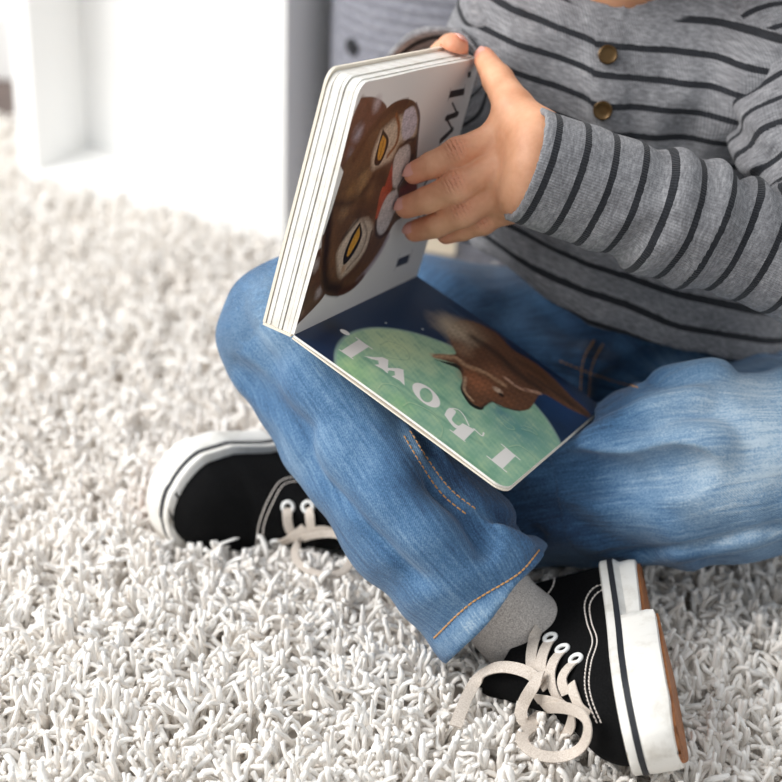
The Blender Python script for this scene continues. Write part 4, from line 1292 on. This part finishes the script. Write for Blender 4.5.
lace([p5([(310, 255, -.001), (300, 275, .004), (292, 310, .005), (290, 345, .004), (296, 385, .003)]),
      p5([(339, 286, -.001), (325, 310, .005), (316, 345, .005), (318, 385, .003), (330, 415, .002)]),
      p5([(371, 315, -.001), (352, 335, .005), (340, 370, .005), (345, 410, .004), (362, 445, .003), (385, 465, .002)]),
      p5([(406, 341, -.001), (385, 360, .005), (370, 390, .005), (380, 430, .004)]),
      p5([(392, 400, .004), (402, 430, .005), (418, 465, .004), (440, 485, .0)])], [ts1, skt], shoe1, .0086, .02)
lace([p5([(318, 400, .006), (280, 370, .012), (215, 356, .014), (165, 372, .014), (130, 420, .012), (108, 470, .010), (92, 512, .006)]),
      p5([(312, 372, .012), (300, 400, .020), (275, 440, .022), (262, 480, .018), (280, 505, .014), (318, 480, .010)]),
      p5([(322, 465, .010), (372, 462, .016), (425, 480, .022), (440, 520, .024), (420, 570, .022), (370, 592, .020), (310, 588, .020), (268, 560, .018), (262, 530, .016), (300, 508, .012)]),
      p5([(300, 440, .008), (350, 450, .012), (390, 470, .012), (395, 505, .008), (372, 545, .004)])], [ts1, skt], shoe1, .0090, .040)
lace([p4([(515, 285, -.001), (512, 305, .005), (516, 345, .005), (530, 375, .004)]), p4([(580, 285, -.001), (585, 310, .005), (590, 360, .005), (600, 385, .004)]),
      p4([(470, 400, -.001), (505, 396, .005), (540, 375, .007), (570, 350, .006)]), p4([(560, 385, .006), (620, 360, .006), (680, 372, .006)])], [ts2], shoe2, .0080, .02)
lace([p4([(560, 385, .010), (620, 372, .014), (690, 375, .018), (722, 420, .020), (716, 475, .020), (670, 506, .020), (600, 498, .018), (548, 470, .016), (530, 425, .014), (556, 392, .012)])], [ts2], shoe2, .0062, .038)

# ---------------------------------------------------------------- shaggy rug
rug = thing('shag_rug', (0, 1.3, 0), 'cream shaggy rug covering the floor under the child', 'rug')
V, Fc = box_vf((-.09, 1.3225, .006), (1.82, 1.645, .011)); mk('backing', V, Fc, PILE, rug, smooth=False, attrs={'tuft': ('FLOAT', np.full(len(V), .1))})
solids = [jt, ts1, ts2, bvh(*box_vf(gl + ax * SW / 2 + ay * SD / 2 + np.array([0, 0, SH / 2]), (SW, SD, SH), M3))]
for s_ in (shoe1, shoe2):
    for ch in s_.children:
        if ch.name.startswith('sole'):
            me = ch.data; vv = np.array([v.co[:] for v in me.vertices]) + ORIGIN[ch.name]
            solids.append(bvh(vv / SC, [list(p.vertices) for p in me.polygons]))
bkt = BVHTree.FromPolygons([tuple(bc + np.array([BR * math.cos(a), BR * math.sin(a), z])) for z in (0, .4) for a in np.linspace(0, 6.28, 17)[:-1]],
                           [tuple(range(16))[::-1]] + [(i, (i + 1) % 16, 16 + (i + 1) % 16, 16 + i) for i in range(16)])
solids.append(bkt)
RX0, RX1, RY0, RY1 = -1.0, .82, .50, 2.145
xl = lambda y: 391 / F * (y * .93 + .40) + .09
roots = []
def field(y0, y1, sp):
    for y in np.arange(y0, y1, sp):
        for x in np.arange(max(RX0, -xl(y)), min(RX1, xl(y)), sp):
            roots.append((x + rng.uniform(-.5, .5) * sp, y + rng.uniform(-.5, .5) * sp))
field(.72, 1.25, .0049)
field(1.25, RY1, .0062)
sp = .0088
for y in np.arange(RY0, RY1, sp):
    for x in np.arange(RX0, RX1, sp):
        if y < .72 or abs(x) > xl(y): roots.append((x + rng.uniform(-.5, .5) * sp, y + rng.uniform(-.5, .5) * sp))
roots = np.array(roots)
tc = np.floor(roots / .021) ; far_ = (roots[:, 1] < .72) | (np.abs(roots[:, 0]) > xl(roots[:, 1])); th_ = np.sin(tc[:, 0] * 12.9898 + tc[:, 1] * 78.233) * 43758.5453
tj = np.stack([th_ - np.floor(th_), th_ * 1.7 - np.floor(th_ * 1.7)], 1)
tcen = (tc + .2 + .6 * tj) * .021
roots = roots + .45 * (tcen - roots)
tdir = (th_ * 3.1 - np.floor(th_ * 3.1)) * 2 * math.pi
cl = sines(roots[:, 0], roots[:, 1], 0 * roots[:, 0], .10, 71) ; cl2 = sines(roots[:, 0], roots[:, 1], 0 * roots[:, 0], .05, 72)
ang = 1.5 * math.pi * cl + tdir * .8 + rng.normal(0, .75, len(roots))
ln = rng.uniform(.026, .042, len(roots)) * (1 + .2 * cl2)
lean = np.clip(rng.normal(.66, .25, len(roots)), .05, 1.15)
hmax = np.full(len(roots), 1.)
for i, (x, y) in enumerate(roots):
    for t_ in solids:
        h = t_.ray_cast(Vector((x, y, .0)), Vector((0, 0, 1)), .07)
        if h[0] is not None: hmax[i] = min(hmax[i], h[0][2])
ok = hmax > .014
roots, ang, ln, lean, hmax, far_ = roots[ok], ang[ok], ln[ok], lean[ok], hmax[ok], far_[ok]
n, R_, S_ = len(roots), 9, 5
t = np.array([0, .15, .30, .45, .59, .73, .86, .985, 1.])
# each yarn is a wandering curve: it rises, leans over with its tuft and curls at the tip
head = ang[:, None] + np.cumsum(rng.normal(0, .42, (n, R_)), 1) + (rng.normal(0, 1.0, n)[:, None]) * t[None] ** 1.5
phi = np.clip(lean[:, None] * (.25 + 2.1 * t[None]) + np.cumsum(rng.normal(0, .24, (n, R_)), 1), 0, 2.2)
stp = ln[:, None] * np.r_[np.diff(t), 0.][None]
st_ = np.stack([np.sin(phi) * np.cos(head), np.sin(phi) * np.sin(head), np.cos(phi)], 2) * stp[..., None]
Pc = np.cumsum(st_, 1) - st_
Pc[:, :, 2] = np.minimum(np.maximum(Pc[:, :, 2], 0), np.maximum(hmax - .011, .002)[:, None])
mound = .006 + .006 * sines(roots[:, 0], roots[:, 1], 0 * roots[:, 0], .075, 73)
Pc[:, :, 2] += (mound * np.clip((hmax - .05) / .02, 0, 1))[:, None] * np.minimum(t * 4, 1)[None]
Pc[:, :, :2] += roots[:, None]; Pc[:, :, 2] += .009
# the pile is trodden down in front of the far shoe and under the laces
for c_, r_, zc_ in ((G(190, 560), .05, .014), (G(245, 560), .05, .014), (G(300, 560), .055, .014), (G(340, 572), .05, .016), (G(540, 730), .05, .026), (G(480, 690), .04, .028)):
    f_ = np.clip(1.4 - np.hypot(roots[:, 0] - c_[0], roots[:, 1] - c_[1]) / r_, 0, 1)[:, None]
    Pc[:, :, 2] = np.minimum(Pc[:, :, 2], zc_ + (1 - f_) * .06)
side = np.stack([-np.sin(ang), np.cos(ang), 0 * ang], 1)
T = np.gradient(Pc, axis=1); T /= np.linalg.norm(T, axis=2)[..., None]
S1 = side[:, None] - T * (side[:, None] * T).sum(2)[..., None]; S1 /= np.linalg.norm(S1, axis=2)[..., None]
S2 = np.cross(T, S1)
rad = (rng.uniform(.0014, .0022, n) * np.where(far_, 1.6, 1.))[:, None] * np.array([.9, 1.0, 1.05, 1.1, 1.1, 1.1, 1.1, 1.0, .15])[None] * (1 + .2 * rng.normal(0, 1, (n, R_)).clip(-1.5, 1.5))
an_ = np.arange(S_) / S_ * 2 * math.pi
V = Pc[:, :, None] + rad[..., None, None] * (S1[:, :, None] * np.cos(an_)[:, None] + S2[:, :, None] * np.sin(an_)[:, None])
i0 = (np.arange(n) * R_ * S_)[:, None, None] + (np.arange(R_ - 1) * S_)[None, :, None] + np.arange(S_)[None, None]
i1 = (np.arange(n) * R_ * S_)[:, None, None] + (np.arange(R_ - 1) * S_)[None, :, None] + ((np.arange(S_) + 1) % S_)[None, None]
Q = np.stack([i0, i1, i1 + S_, i0 + S_], -1).reshape(-1, 4)
tuft = np.repeat(np.clip(rng.normal(.55, .22, n), 0, 1), R_ * S_)
tag(mk('pile', V.reshape(-1, 3), Q, PILE, rug, attrs={'tuft': ('FLOAT', tuft)}), kind='stuff')
print('strands', n)
